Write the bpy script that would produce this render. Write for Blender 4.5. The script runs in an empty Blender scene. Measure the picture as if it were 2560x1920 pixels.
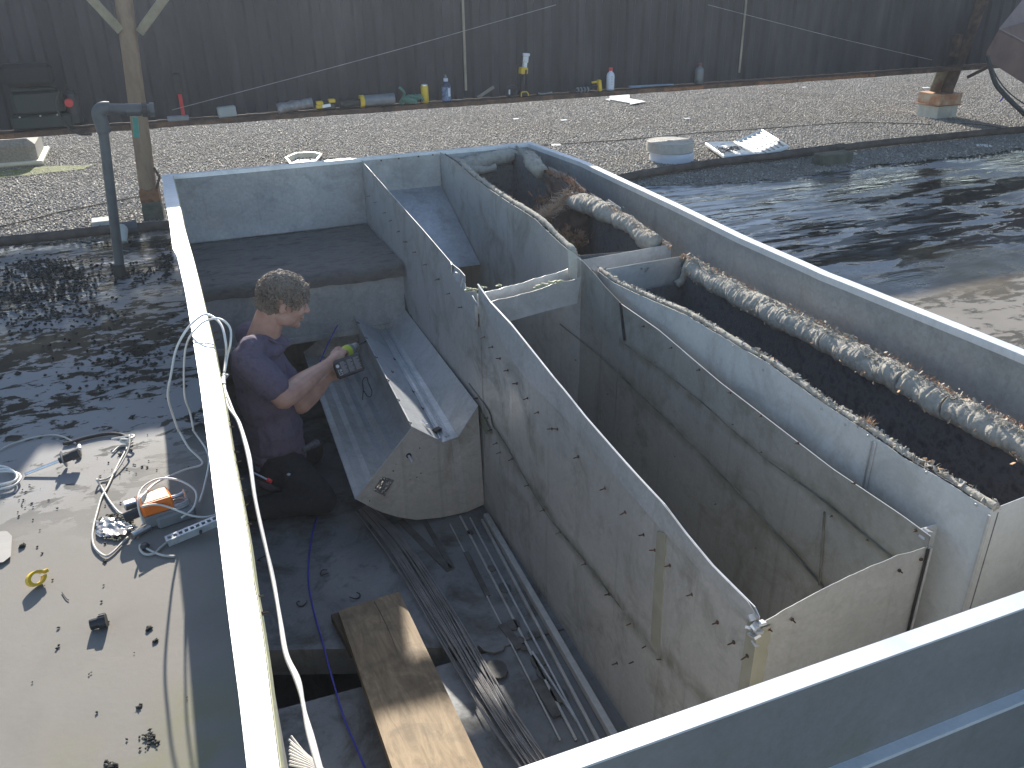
import bpy, math, random
import numpy as np
from mathutils import Vector, Matrix, noise
random.seed(7)
S = bpy.context.scene
COL = S.collection
# ------------------------------------------------------------------ camera
F = 2121.0                       # focal length in photo pixels (2560 wide)
RW = np.array([[0.9276488, -0.1755933, 0.3295977], [-0.3732146, -0.4043159, 0.8350087], [-0.0133603, -0.8976055, -0.4405971]])
CZ = 1.406                       # camera height above the roof
cam_d = bpy.data.cameras.new('camera'); cam = bpy.data.objects.new('camera', cam_d); COL.objects.link(cam)
cam_d.sensor_width = 36; cam_d.lens = 36 * F / 2560; cam_d.clip_start = 0.02; cam_d.clip_end = 3000
M4 = Matrix.Identity(4)
for i in range(3):
    M4[i][0] = RW[i][0]; M4[i][1] = -RW[i][1]; M4[i][2] = -RW[i][2]
M4[2][3] = CZ
cam.matrix_world = M4
S.camera = cam
# ------------------------------------------------------------------ light
SUN_EL = math.radians(24.2); SUN_AZ = math.radians(7.0)      # azimuth from +Y towards +X
w = bpy.data.worlds.new('World'); S.world = w; w.use_nodes = True
nt = w.node_tree; nt.nodes.clear()
sky = nt.nodes.new('ShaderNodeTexSky'); sky.sky_type = 'NISHITA'; sky.sun_disc = False
sky.sun_elevation = SUN_EL; sky.sun_rotation = SUN_AZ; sky.air_density = 1.0; sky.dust_density = 0.6; sky.ozone_density = 1.0
bg = nt.nodes.new('ShaderNodeBackground'); bg.inputs[1].default_value = 0.12
wo = nt.nodes.new('ShaderNodeOutputWorld'); nt.links.new(sky.outputs[0], bg.inputs[0]); nt.links.new(bg.outputs[0], wo.inputs[0])
sl = bpy.data.lights.new('sun', 'SUN'); sl.energy = 5.0; sl.angle = math.radians(0.53); sl.color = (1.0, 0.93, 0.82)
sun = bpy.data.objects.new('sun', sl); COL.objects.link(sun)
sd = Vector((math.sin(SUN_AZ) * math.cos(SUN_EL), math.cos(SUN_AZ) * math.cos(SUN_EL), math.sin(SUN_EL)))
sun.rotation_euler = sd.to_track_quat('Z', 'Y').to_euler()
S.view_settings.view_transform = 'Standard'; S.view_settings.look = 'None'; S.view_settings.gamma = 1.0
S.view_settings.use_curve_mapping = False
S.view_settings.exposure = 1.05
# ------------------------------------------------------------------ helpers
def ray(px, py):
    v = RW @ np.array([px - 1280.0, py - 960.0, F]); return v
def atz(px, py, z):
    d = ray(px, py); t = (z - CZ) / d[2]; return Vector((d[0] * t, d[1] * t, z))
def atx(px, py, x):
    d = ray(px, py); t = x / d[0]; return Vector((x, d[1] * t, CZ + d[2] * t))
def aty(px, py, y):
    d = ray(px, py); t = y / d[1]; return Vector((d[0] * t, y, CZ + d[2] * t))
BASE = {}
def base_of(o):
    return BASE.get(o.name, Vector((0, 0, 0))) if o else Vector((0, 0, 0))
def tag(o, label=None, cat=None, group=None, kind=None):
    if label: o['label'] = label
    if cat: o['category'] = cat
    if group: o['group'] = group
    if kind: o['kind'] = kind
    return o
def thing(name, label, cat, loc=(0, 0, 0), group=None):
    o = bpy.data.objects.new(name, None); COL.objects.link(o); o.location = loc; o.empty_display_size = 0.1
    BASE[o.name] = Vector(loc); return tag(o, label, cat, group)
def link(name, verts, faces, m, parent=None, smooth=False, label=None):
    b = base_of(parent)
    me = bpy.data.meshes.new(name)
    me.from_pydata([(v[0] - b[0], v[1] - b[1], v[2] - b[2]) for v in verts], [], faces)
    me.update()
    if smooth:
        me.polygons.foreach_set('use_smooth', [True] * len(me.polygons))
    o = bpy.data.objects.new(name, me); COL.objects.link(o)
    if m: me.materials.append(m)
    if parent: o.parent = parent; BASE[o.name] = b
    if label: o['label'] = label
    return o
class MB:
    def __init__(s): s.v = []; s.f = []
    def add(s, v, f):
        k = len(s.v); s.v += [tuple(p) for p in v]; s.f += [tuple(i + k for i in q) for q in f]; return s
    def box(s, c, d, rot=None, bev=0.0):
        hx, hy, hz = d[0] / 2, d[1] / 2, d[2] / 2
        if bev <= 0:
            vs = [Vector((x, y, z)) for x in (-hx, hx) for y in (-hy, hy) for z in (-hz, hz)]
            fs = [(0, 1, 3, 2), (4, 6, 7, 5), (0, 4, 5, 1), (2, 3, 7, 6), (0, 2, 6, 4), (1, 5, 7, 3)]
        else:
            b = min(bev, hx * .49, hy * .49, hz * .49)
            vs = []; 
            # chamfered box : 24 verts
            idx = {}
            for sx in (-1, 1):
                for sy in (-1, 1):
                    for sz in (-1, 1):
                        for ax in range(3):
                            p = [sx * (hx - b), sy * (hy - b), sz * (hz - b)]
                            p[ax] = (sx * hx, sy * hy, sz * hz)[ax]
                            idx[(sx, sy, sz, ax)] = len(vs); vs.append(Vector(p))
            fs = []
            for ax in range(3):
                o1, o2 = [a for a in range(3) if a != ax]
                for s_ in (-1, 1):
                    q = []
                    for (a, bb) in ((-1, -1), (1, -1), (1, 1), (-1, 1)):
                        t = [0, 0, 0]; t[ax] = s_; t[o1] = a; t[o2] = bb
                        q.append(idx[(t[0], t[1], t[2], ax)])
                    fs.append(tuple(q))
            for ax in range(3):       # edges parallel to ax
                o1, o2 = [a for a in range(3) if a != ax]
                for a in (-1, 1):
                    for bb in (-1, 1):
                        t0 = [0, 0, 0]; t0[o1] = a; t0[o2] = bb; t1 = list(t0); t0[ax] = -1; t1[ax] = 1
                        fs.append((idx[(*t0, o1)], idx[(*t1, o1)], idx[(*t1, o2)], idx[(*t0, o2)]))
            for sx in (-1, 1):
                for sy in (-1, 1):
                    for sz in (-1, 1):
                        fs.append((idx[(sx, sy, sz, 0)], idx[(sx, sy, sz, 1)], idx[(sx, sy, sz, 2)]))
        c = Vector(c)
        if rot is not None: vs = [rot @ v for v in vs]
        return s.add([v + c for v in vs], fs)
    def tube(s, pts, r, seg=8, closed=False, caps=True):
        pts = [Vector(p) for p in pts]; n = len(pts)
        rs = r if isinstance(r, (list, tuple)) else [r] * n
        ring = []; up = None
        for i, p in enumerate(pts):
            if closed: t = pts[(i + 1) % n] - pts[i - 1]
            else: t = pts[min(i + 1, n - 1)] - pts[max(i - 1, 0)]
            if t.length < 1e-9: t = Vector((0, 0, 1))
            t.normalize()
            if up is None:
                up = Vector((0, 0, 1)) if abs(t.z) < .9 else Vector((1, 0, 0))
            a = up - t * up.dot(t)
            if a.length < 1e-6: a = t.orthogonal()
            a.normalize(); up = a; bb = t.cross(a)
            ring.append([p + (a * math.cos(2 * math.pi * k / seg) + bb * math.sin(2 * math.pi * k / seg)) * rs[i] for k in range(seg)])
        vs = [v for q in ring for v in q]; fs = []
        m = n if closed else n - 1
        for i in range(m):
            j = (i + 1) % n
            for k in range(seg):
                l = (k + 1) % seg; fs.append((i * seg + k, i * seg + l, j * seg + l, j * seg + k))
        if caps and not closed:
            fs.append(tuple(reversed(range(seg)))); fs.append(tuple(range((n - 1) * seg, n * seg)))
        return s.add(vs, fs)
    def cyl(s, a, b, r, seg=16, r2=None):
        return s.tube([a, b], [r, r if r2 is None else r2], seg)
    def lathe(s, prof, c=(0, 0, 0), seg=20, rot=None):
        vs = []; fs = []; n = len(prof)
        for (r, z) in prof:
            for k in range(seg):
                t = 2 * math.pi * k / seg; v = Vector((r * math.cos(t), r * math.sin(t), z))
                if rot is not None: v = rot @ v
                vs.append(v + Vector(c))
        for i in range(n - 1):
            for k in range(seg):
                l = (k + 1) % seg; fs.append((i * seg + k, i * seg + l, (i + 1) * seg + l, (i + 1) * seg + k))
        fs.append(tuple(reversed(range(seg)))); fs.append(tuple(range((n - 1) * seg, n * seg)))
        return s.add(vs, fs)
    def prism(s, poly, off):
        off = Vector(off); n = len(poly); vs = [Vector(p) for p in poly]; vs += [p + off for p in vs]
        fs = [tuple(range(n)), tuple(reversed(range(n, 2 * n)))]
        fs += [(i, (i + 1) % n + 0, (i + 1) % n + n, i + n) for i in range(n)]
        return s.add(vs, fs)
    def build(s, name, m, parent=None, smooth=False, label=None):
        return link(name, s.v, s.f, m, parent, smooth, label)
def autosmooth(o, ang=40):
    me = o.data; me.polygons.foreach_set('use_smooth', [True] * len(me.polygons))
    try: me.set_sharp_from_angle(angle=math.radians(ang))
    except Exception: pass
    return o
def resample(pts, n):
    pts = [Vector(p) for p in pts]; L = [0]
    for a, b in zip(pts, pts[1:]): L.append(L[-1] + (b - a).length)
    out = []
    for i in range(n):
        t = L[-1] * i / (n - 1); j = 0
        while j < len(L) - 2 and L[j + 1] < t: j += 1
        d = L[j + 1] - L[j]; k = 0 if d < 1e-9 else (t - L[j]) / d
        out.append(pts[j].lerp(pts[j + 1], min(1, max(0, k))))
    return out
def spline(pts, per=6, closed=False):
    pts = [Vector(p) for p in pts]; n = len(pts); out = []
    rng = range(n) if closed else range(n - 1)
    for i in rng:
        p0 = pts[(i - 1) % n] if closed or i > 0 else pts[0]
        p1 = pts[i]; p2 = pts[(i + 1) % n]; p3 = pts[(i + 2) % n] if closed or i < n - 2 else pts[-1]
        for k in range(per):
            t = k / per; t2 = t * t; t3 = t2 * t
            out.append(0.5 * ((2 * p1) + (p2 - p0) * t + (2 * p0 - 5 * p1 + 4 * p2 - p3) * t2 + (3 * p1 - p0 - 3 * p2 + p3) * t3))
    if not closed: out.append(pts[-1])
    return out
def nz(p, s=1.0, o=0.0): return noise.noise(Vector((p[0] * s + o, p[1] * s + o * 1.7, p[2] * s - o)))
def interp(tab, y):
    tab = sorted(tab)
    if y <= tab[0][0]: return tab[0][1]
    for (a, b), (c, d) in zip(tab, tab[1:]):
        if y <= c: return b + (d - b) * (y - a) / (c - a)
    return tab[-1][1]
def sheet(name, top, bot, m, parent=None, th=0.0015, nx=48, ny=10, amp=0.004, ns=1.6, ragged=0.0, flange=0.0, label=None, seed=0.0):
    """a thin metal sheet hung between two polylines, slightly wavy, with thickness"""
    T = resample(top, nx + 1); B = resample(bot, nx + 1)
    g = []
    d0 = (T[-1] - T[0]); dn = (B[0] - T[0]); n0 = d0.cross(dn).normalized()
    for j in range(ny + 1):
        for i in range(nx + 1):
            t = j / ny; p = T[i].lerp(B[i], t)
            edge = min(1, t * 4 + .25) * min(1, (1 - t) * 6)
            p = p + n0 * (amp * edge * 2 * nz(p, ns, seed) + amp * .35 * nz(p, ns * 4, seed))
            if j == 0 and ragged: p = p + dn.normalized() * ragged * (nz(p, 25, seed) + .5 * nz(p, 70, seed)) 
            g.append(p)
    W = nx + 1; vs = g + [p + n0 * th for p in g]; N = len(g); fs = []
    for j in range(ny):
        for i in range(nx):
            a = j * W + i; fs.append((a, a + 1, a + W + 1, a + W)); fs.append((N + a, N + a + W, N + a + W + 1, N + a + 1))
    def rim(ids):
        for a, b in zip(ids, ids[1:]): fs.append((a, a + N, b + N, b))
    rim([i for i in range(W)]); rim([ny * W + i for i in range(W)][::-1]); rim([j * W for j in range(ny + 1)][::-1]); rim([j * W + nx for j in range(ny + 1)])
    o = link(name, vs, fs, m, parent, False, label); autosmooth(o, 45); return o
def strip(name, A, B, m, parent=None, th=0.003, n=40, label=None, droop=None):
    """flat band between two polylines (a cap, a flange)"""
    A = resample(A, n + 1); B = resample(B, n + 1); vs = []; fs = []
    nrm = Vector((0, 0, 1))
    for i in range(n + 1): vs += [A[i], B[i], A[i] - nrm * th, B[i] - nrm * th]
    for i in range(n):
        a = i * 4; b = a + 4
        fs += [(a, b, b + 1, a + 1), (a + 2, a + 3, b + 3, b + 2), (a, a + 2, b + 2, b), (a + 1, b + 1, b + 3, a + 3)]
    fs += [(0, 1, 3, 2), (n * 4, n * 4 + 2, n * 4 + 3, n * 4 + 1)]
    return link(name, vs, fs, m, parent, False, label)
# ------------------------------------------------------------------ materials
def nodes(name):
    m = bpy.data.materials.new(name); m.use_nodes = True; n = m.node_tree; n.nodes.clear()
    out = n.nodes.new('ShaderNodeOutputMaterial'); b = n.nodes.new('ShaderNodeBsdfPrincipled'); n.links.new(b.outputs[0], out.inputs[0])
    return m, n, b
def N(n, t, **k):
    x = n.nodes.new(t)
    for a, v in k.items():
        if a.startswith('i_'): x.inputs[int(a[2:])].default_value = v
        else: setattr(x, a, v)
    return x
def coords(n, scale=(1, 1, 1), rot=(0, 0, 0)):
    g = N(n, 'ShaderNodeNewGeometry'); mp = N(n, 'ShaderNodeMapping'); mp.inputs['Scale'].default_value = scale; mp.inputs['Rotation'].default_value = rot
    n.links.new(g.outputs['Position'], mp.inputs[0]); return mp.outputs[0]
def noise_n(n, vec, s, det=4, rough=.55, dist=0.0):
    x = N(n, 'ShaderNodeTexNoise'); x.inputs['Scale'].default_value = s; x.inputs['Detail'].default_value = det; x.inputs['Roughness'].default_value = rough; x.inputs['Distortion'].default_value = dist
    n.links.new(vec, x.inputs['Vector']); return x.outputs[0]
def ramp(n, f, stops):
    r = N(n, 'ShaderNodeValToRGB'); e = r.color_ramp.elements
    while len(e) > 1: e.remove(e[-1])
    e[0].position = stops[0][0]; c = stops[0][1]; e[0].color = (*c, 1) if isinstance(c, tuple) else (c, c, c, 1)
    for p, c in stops[1:]:
        q = e.new(p); q.color = (*c, 1) if isinstance(c, tuple) else (c, c, c, 1)
    n.links.new(f, r.inputs[0]); return r.outputs[0]
def mix(n, f, a, b, mode='MIX'):
    x = N(n, 'ShaderNodeMix', data_type='RGBA', blend_type=mode)
    if isinstance(f, (int, float)): x.inputs[0].default_value = f
    else: n.links.new(f, x.inputs[0])
    for v, i in ((a, 6), (b, 7)):
        if isinstance(v, tuple): x.inputs[i].default_value = (*v, 1)
        else: n.links.new(v, x.inputs[i])
    return x.outputs[2]
def math_n(n, op, a, b=None, c=None, clamp=False):
    x = N(n, 'ShaderNodeMath', operation=op, use_clamp=clamp)
    for v, i in ((a, 0), (b, 1), (c, 2)):
        if v is None: continue
        if isinstance(v, (int, float)): x.inputs[i].default_value = v
        else: n.links.new(v, x.inputs[i])
    return x.outputs[0]
def maprange(n, v, a, b, c=0.0, d=1.0):
    x = N(n, 'ShaderNodeMapRange'); n.links.new(v, x.inputs[0])
    for i, q in enumerate((a, b, c, d)): x.inputs[i + 1].default_value = q
    return x.outputs[0]
def bump(n, b, h, strength=.3, dist=.01, prev=None):
    x = N(n, 'ShaderNodeBump'); x.inputs['Strength'].default_value = strength; x.inputs['Distance'].default_value = dist
    n.links.new(h, x.inputs['Height'])
    if prev is not None: n.links.new(prev, x.inputs['Normal'])
    n.links.new(x.outputs[0], b.inputs['Normal']); return x.outputs[0]
def pmat(name, c1, c2=None, s=8, rough=.6, metal=0.0, bs=0.0, bscale=30, stretch=(1, 1, 1), spec=None, c3=None, rvar=0.0, coat=0.0):
    m, n, b = nodes(name); v = coords(n, stretch)
    f = noise_n(n, v, s, 5, .6)
    if c2 is None: b.inputs['Base Color'].default_value = (*c1, 1)
    else:
        st = [(.32, c1), (.66, c2)]
        if c3: st = [(.3, c1), (.5, c2), (.68, c3)]
        n.links.new(ramp(n, f, st), b.inputs['Base Color'])
    b.inputs['Roughness'].default_value = rough; b.inputs['Metallic'].default_value = metal
    if rvar: n.links.new(maprange(n, f, .3, .7, rough - rvar, rough + rvar), b.inputs['Roughness'])
    if spec is not None: b.inputs['Specular IOR Level'].default_value = spec
    if coat: b.inputs['Coat Weight'].default_value = coat
    if bs: bump(n, b, noise_n(n, v, bscale, 4, .6), bs, .004)
    return m
def steel(name, a, bcol, dirt=(.16, .15, .12), damt=.5, rough=.42, metal=.55, spangle=.12):
    """galvanised steel: spangle, cloudy oxide, grime and vertical dribbles"""
    m, n, b = nodes(name); v = coords(n)
    cloud = noise_n(n, v, 2.2, 5, .6, .4); c = ramp(n, cloud, [(.3, a), (.7, bcol)])
    vo = N(n, 'ShaderNodeTexVoronoi'); vo.inputs['Scale'].default_value = 75; n.links.new(v, vo.inputs['Vector'])
    sp = N(n, 'ShaderNodeSeparateColor'); n.links.new(vo.outputs['Color'], sp.inputs[0])
    c = mix(n, spangle, c, ramp(n, sp.outputs[0], [(0, .12), (1, .75)]), 'OVERLAY')
    grime = noise_n(n, v, 5.5, 7, .68, .6)
    gm = ramp(n, grime, [(.49, 0.0), (.68, damt)])
    c = mix(n, gm, c, dirt)
    drib = noise_n(n, coords(n, (26, 26, 1.1)), 1.0, 4, .6)
    c = mix(n, ramp(n, drib, [(.58, 0.0), (.75, damt * .55)]), c, tuple(q * .8 for q in dirt))
    fine = noise_n(n, v, 120, 3, .7)
    c = mix(n, .10, c, ramp(n, fine, [(.3, .2), (.7, .8)]), 'OVERLAY')
    n.links.new(c, b.inputs['Base Color']); b.inputs['Metallic'].default_value = metal
    n.links.new(maprange(n, grime, .3, .75, rough - .08, rough + .28), b.inputs['Roughness'])
    h = noise_n(n, v, 3.0, 3, .5); p = bump(n, b, h, .35, .02); bump(n, b, fine, .08, .002, p)
    return m
M = {}
M['steel'] = steel('galvanised_steel', (.42, .425, .42), (.52, .525, .515), metal=.35, spangle=.08, damt=.4)
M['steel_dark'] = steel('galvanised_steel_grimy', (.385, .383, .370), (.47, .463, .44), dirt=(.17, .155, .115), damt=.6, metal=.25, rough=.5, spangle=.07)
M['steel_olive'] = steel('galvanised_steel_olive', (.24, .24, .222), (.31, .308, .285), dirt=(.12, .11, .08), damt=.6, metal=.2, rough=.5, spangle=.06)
M['steel_pale'] = steel('galvanised_steel_pale', (.50, .52, .52), (.60, .615, .61), metal=.2, spangle=.06, damt=.35)
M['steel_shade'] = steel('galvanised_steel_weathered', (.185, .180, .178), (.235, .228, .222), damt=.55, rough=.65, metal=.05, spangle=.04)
M['steel_curb'] = steel('galvanised_steel_curb', (.34, .36, .375), (.42, .44, .455), damt=.35)
M['steel_bright'] = steel('galvanised_steel_new', (.42, .44, .46), (.56, .58, .60), dirt=(.22, .22, .20), damt=.35, rough=.36, metal=.35)
M['cap'] = steel('cap_flashing', (.68, .70, .72), (.78, .80, .81), dirt=(.3, .3, .28), damt=.25, rough=.38, metal=.35)
M['rust'] = pmat('rusty_steel', (.10, .045, .025), (.24, .11, .05), 14, .85, 0, .5, 60, c3=(.06, .035, .03))
M['rust_dark'] = pmat('dark_rust', (.035, .022, .018), (.085, .05, .035), 12, .85, 0, .5, 60, c3=(.16, .085, .045))
M['post_paint'] = pmat('weathered_post_paint', (.14, .085, .06), (.27, .18, .11), 9, .75, 0, .4, 40, (1, 1, .35), c3=(.20, .13, .08))
M['screen'] = pmat('corrugated_siding', (.028, .026, .029), (.042, .039, .042), 3, .9, 0, .1, 40, (1, 1, .25), c3=(.070, .062, .064))
M['black'] = pmat('black_plastic', (.018, .018, .02), (.03, .03, .032), 30, .45, 0, .1, 80)
M['rubber'] = pmat('black_rubber', (.02, .02, .02), (.035, .033, .03), 20, .7)
M['pipe'] = pmat('grey_pvc_pipe', (.05, .055, .06), (.085, .09, .095), 10, .5, 0, .1, 40)
M['pipe_rust'] = pmat('brown_steel_pipe', (.045, .032, .026), (.10, .075, .06), 12, .75, 0, .3, 60)
M['green'] = pmat('green_plastic', (.03, .22, .17), (.05, .30, .24), 10, .5)
M['white'] = pmat('white_plastic', (.72, .72, .70), (.80, .80, .78), 8, .45)
M['cream'] = pmat('cream_plastic', (.62, .58, .44), (.74, .70, .56), 8, .5)
M['cable'] = pmat('white_cable', (.62, .60, .56), (.74, .72, .68), 20, .45)
M['cable_blue'] = pmat('blue_cord', (.03, .03, .30), (.05, .05, .42), 20, .5)
M['yellow'] = pmat('yellow_plastic', (.62, .40, .02), (.70, .47, .03), 10, .4)
M['lime'] = pmat('lime_plastic', (.52, .62, .03), (.6, .7, .05), 10, .4)
M['orange'] = pmat('orange_plastic', (.80, .17, .02), (.88, .23, .03), 20, .4)
M['red'] = pmat('red_plastic', (.55, .03, .03), (.65, .05, .05), 10, .5)
M['grey_plastic'] = pmat('grey_plastic', (.17, .18, .19), (.23, .24, .25), 12, .5)
M['chrome'] = pmat('worn_chrome', (.55, .56, .57), (.68, .69, .70), 20, .28, 1.0)
M['foil'] = pmat('foil_tape', (.55, .55, .56), (.75, .75, .76), 30, .25, 1.0, .9, 45)
M['liner'] = pmat('black_duct_liner', (.06, .058, .062), (.145, .140, .142), 30, .95, 0, 1.0, 110, (1, 1, 1), c3=(.085, .08, .08))
M['seam'] = pmat('grimy_seam', (.05, .05, .04), (.15, .15, .125), 16, .8, 0, .4, 60)
M['ins'] = pmat('insulation_facing', (.24, .222, .185), (.38, .355, .305), 30, .95, 0, .9, 70, c3=(.32, .298, .25))
M['ins_raw'] = pmat('raw_insulation', (.30, .16, .09), (.55, .36, .22), 40, .95, 0, .9, 90, c3=(.45, .40, .34))
M['fluff'] = pmat('brown_fibre', (.16, .075, .05), (.42, .22, .11), 30, .95)
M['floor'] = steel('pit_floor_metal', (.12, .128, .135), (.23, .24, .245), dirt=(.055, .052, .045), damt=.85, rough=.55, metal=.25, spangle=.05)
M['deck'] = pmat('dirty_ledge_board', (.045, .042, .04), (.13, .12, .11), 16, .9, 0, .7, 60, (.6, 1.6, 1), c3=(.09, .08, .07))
M['sealant'] = pmat('old_duct_sealant', (.10, .11, .08), (.20, .21, .15), 18, .8, 0, .6, 50)
M['pale_seal'] = pmat('pale_olive_metal', (.26, .255, .20), (.34, .33, .265), 14, .6, .1, .2, 40)
M['grime'] = pmat('floor_grime', (.05, .05, .05), (.11, .11, .105), 22, .8)
M['yel_seal'] = pmat('yellowed_sealant', (.40, .40, .26), (.52, .50, .30), 14, .7, 0, .4, 40)
M['concrete'] = pmat('painted_concrete', (.38, .38, .33), (.55, .55, .5), 8, .85, 0, .3, 50)
M['dark_concrete'] = pmat('mossy_block', (.05, .055, .04), (.11, .11, .085), 14, .9, 0, .5, 50)
M['skin'] = None
M['label_white'] = pmat('paper_label', (.55, .58, .66), (.66, .68, .74), 10, .5)
# ------------------------------------------------------------------ roof, gravel and far ground
H = 0.494            # curb height
XL, XR, YF, YB = -0.043, 1.977, 0.669, 4.646     # outer faces of the curb
WX, BX, CX, RX = 0.965, 1.406, 1.459, 1.854      # planes of the duct walls
FZ = -0.608          # floor of the opening
YG = 5.50            # where the gravel starts
def edge(x):
    t = min(1, max(0, (x - 2.3) / 1.2)); return YG - .42 * t * t * (3 - 2 * t) + .16 * nz((x, 0, 0), 1.1) + .05 * nz((x, 3, 0), 7)
def mat_membrane():
    m, n, b = nodes('roof_membrane'); v = coords(n); sx = N(n, 'ShaderNodeSeparateXYZ'); n.links.new(v, sx.inputs[0]); X = sx.outputs[0]; Y = sx.outputs[1]
    vs = coords(n, (.45, 1, 1), (0, 0, .08))
    big = noise_n(n, v, 1.3, 5, .6, .3)
    c = ramp(n, big, [(.3, (.178, .166, .150)), (.5, (.222, .206, .184)), (.7, (.198, .188, .172))])
    c = mix(n, ramp(n, noise_n(n, v, 45, 5, .7), [(.55, 0.0), (.8, .35)]), c, (.26, .24, .21))
    # zones
    left = maprange(n, X, .4, .2)
    wob = math_n(n, 'MULTIPLY', math_n(n, 'SUBTRACT', noise_n(n, v, 2.2, 3), .5), 1.3)
    Yw = math_n(n, 'ADD', Y, wob)
    zl = math_n(n, 'MULTIPLY', maprange(n, Yw, 2.25, 2.9), left, clamp=True)
    zr = math_n(n, 'MULTIPLY', maprange(n, Yw, 2.75, 3.15), math_n(n, 'SUBTRACT', 1.0, left), clamp=True)
    lowr = math_n(n, 'MULTIPLY', maprange(n, X, 1.9, 2.0), math_n(n, 'SUBTRACT', 1.0, maprange(n, Yw, 2.75, 3.15)), clamp=True)
    d1 = noise_n(n, coords(n, (.6, 1, 1), (0, 0, .25)), 19, 8, .66, .4); d2 = noise_n(n, vs, 2.6, 4, .6, .5)
    mk = math_n(n, 'ADD', math_n(n, 'MULTIPLY', d1, .62), math_n(n, 'MULTIPLY', d2, .5))
    mkr = math_n(n, 'ADD', math_n(n, 'MULTIPLY', noise_n(n, coords(n, (.30, 1, 1), (0, 0, .12)), 6, 7, .66, .6), .6), math_n(n, 'MULTIPLY', noise_n(n, vs, 1.4, 4, .6, .5), .4))
    dl = math_n(n, 'MULTIPLY', ramp(n, mk, [(.565, 0.0), (.590, 1.0)]), zl)
    dr = math_n(n, 'MULTIPLY', ramp(n, mkr, [(.482, 0.0), (.500, 1.0)]), zr)
    dlow = math_n(n, 'MULTIPLY', ramp(n, mk, [(.57, 0.0), (.62, .75)]), lowr)
    dark = math_n(n, 'MAXIMUM', math_n(n, 'MAXIMUM', dl, dr), dlow)
    # soft blue-grey tint in the wet zone
    wet = math_n(n, 'MAXIMUM', zl, zr)
    c = mix(n, math_n(n, 'MULTIPLY', zl, .60), c, (.23, .245, .27)); c = mix(n, math_n(n, 'MULTIPLY', zr, .65), c, (.20, .215, .245))
    c = mix(n, dark, c, mix(n, noise_n(n, v, 30, 3), (.012, .013, .012), (.035, .034, .026)))
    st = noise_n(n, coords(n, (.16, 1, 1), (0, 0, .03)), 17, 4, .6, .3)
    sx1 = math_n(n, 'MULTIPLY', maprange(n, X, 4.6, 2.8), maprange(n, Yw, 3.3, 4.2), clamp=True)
    glare_mask = math_n(n, 'MULTIPLY', math_n(n, 'MULTIPLY', ramp(n, st, [(.48, 0.0), (.53, 1.0)]), sx1), zr)
    c = mix(n, glare_mask, c, (.66, .67, .69))  # pale streaks painted in for sky glare on the wet roof
    # green algae by the curb
    ax = math_n(n, 'ABSOLUTE', math_n(n, 'ADD', X, .20)); gx = maprange(n, ax, .30, .05); gy = maprange(n, Y, 1.62, 1.25)
    gm = math_n(n, 'MULTIPLY', math_n(n, 'MULTIPLY', gx, gy, clamp=True), ramp(n, noise_n(n, v, 4.5, 4), [(.42, 0.0), (.62, .75)]))
    c = mix(n, gm, c, (.175, .18, .035))
    # brown puddle
    px_ = maprange(n, math_n(n, 'ABSOLUTE', math_n(n, 'SUBTRACT', X, 4.1)), .95, .55); py_ = maprange(n, math_n(n, 'ABSOLUTE', math_n(n, 'SUBTRACT', Yw, 2.95)), .34, .18)
    pd = math_n(n, 'MULTIPLY', px_, py_, clamp=True); c = mix(n, math_n(n, 'MULTIPLY', pd, .8), c, (.10, .07, .03))
    n.links.new(c, b.inputs['Base Color'])
    wn = noise_n(n, vs, 5.5, 5, .6, .4)
    wr0 = ramp(n, wn, [(.40, .12), (.60, .50)]); wr = mix(n, math_n(n, 'MULTIPLY', zr, dr), wr0, (.04, .04, .04))
    wetr = math_n(n, 'MAXIMUM', zr, math_n(n, 'MULTIPLY', zl, maprange(n, Yw, 3.3, 4.3), clamp=True)); r = mix(n, math_n(n, 'MAXIMUM', wetr, pd), (.75, .75, .75), wr)
    r = mix(n, glare_mask, r, (.42, .42, .42)); n.links.new(r, b.inputs['Roughness'])
    sp1 = mix(n, wet, (.18, .18, .18), (.5, .5, .5)); n.links.new(mix(n, glare_mask, mix(n, dl, sp1, (.08, .08, .08)), (.9, .9, .9)), b.inputs['Specular IOR Level'])
    ripple = noise_n(n, coords(n, (1, 4.5, 1), (0, 0, .06)), 3.2, 4, .55, .3)
    p = bump(n, b, ripple, .5, .03); rs_ = math_n(n, 'ADD', math_n(n, 'MULTIPLY', zr, math_n(n, 'ADD', .06, math_n(n, 'MULTIPLY', maprange(n, Yw, 4.2, 5.0), .45))), math_n(n, 'MULTIPLY', math_n(n, 'MULTIPLY', zl, maprange(n, Y, 3.9, 4.5), clamp=True), .4))
    n.links.new(rs_, b.inputs['Normal'].links[0].from_node.inputs['Strength']); p = bump(n, b, dark, .3, .004, p); bump(n, b, noise_n(n, v, 70, 4, .6), .15, .003, p)
    return m
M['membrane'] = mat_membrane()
def mat_gravel(name, shade=1.0):
    m, n, b = nodes(name); v = coords(n)
    vo = N(n, 'ShaderNodeTexVoronoi'); vo.inputs['Scale'].default_value = 42; n.links.new(v, vo.inputs['Vector'])
    sp = N(n, 'ShaderNodeSeparateColor'); n.links.new(vo.outputs['Color'], sp.inputs[0])
    c = ramp(n, sp.outputs[0], [(0, (.10, .09, .075)), (.35, (.24, .22, .19)), (.7, (.36, .33, .28)), (1, (.60, .57, .51))])
    pat = noise_n(n, v, .9, 4, .6, .3)
    c = mix(n, ramp(n, pat, [(.45, 0.0), (.7, .5)]), c, mix(n, .5, c, (.16, .10, .05)))
    n.links.new(c, b.inputs['Base Color']); b.inputs['Roughness'].default_value = .85
    bump(n, b, vo.outputs['Distance'], -.8, .012)
    return m
M['gravel'] = mat_gravel('gravel_bed')
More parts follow.
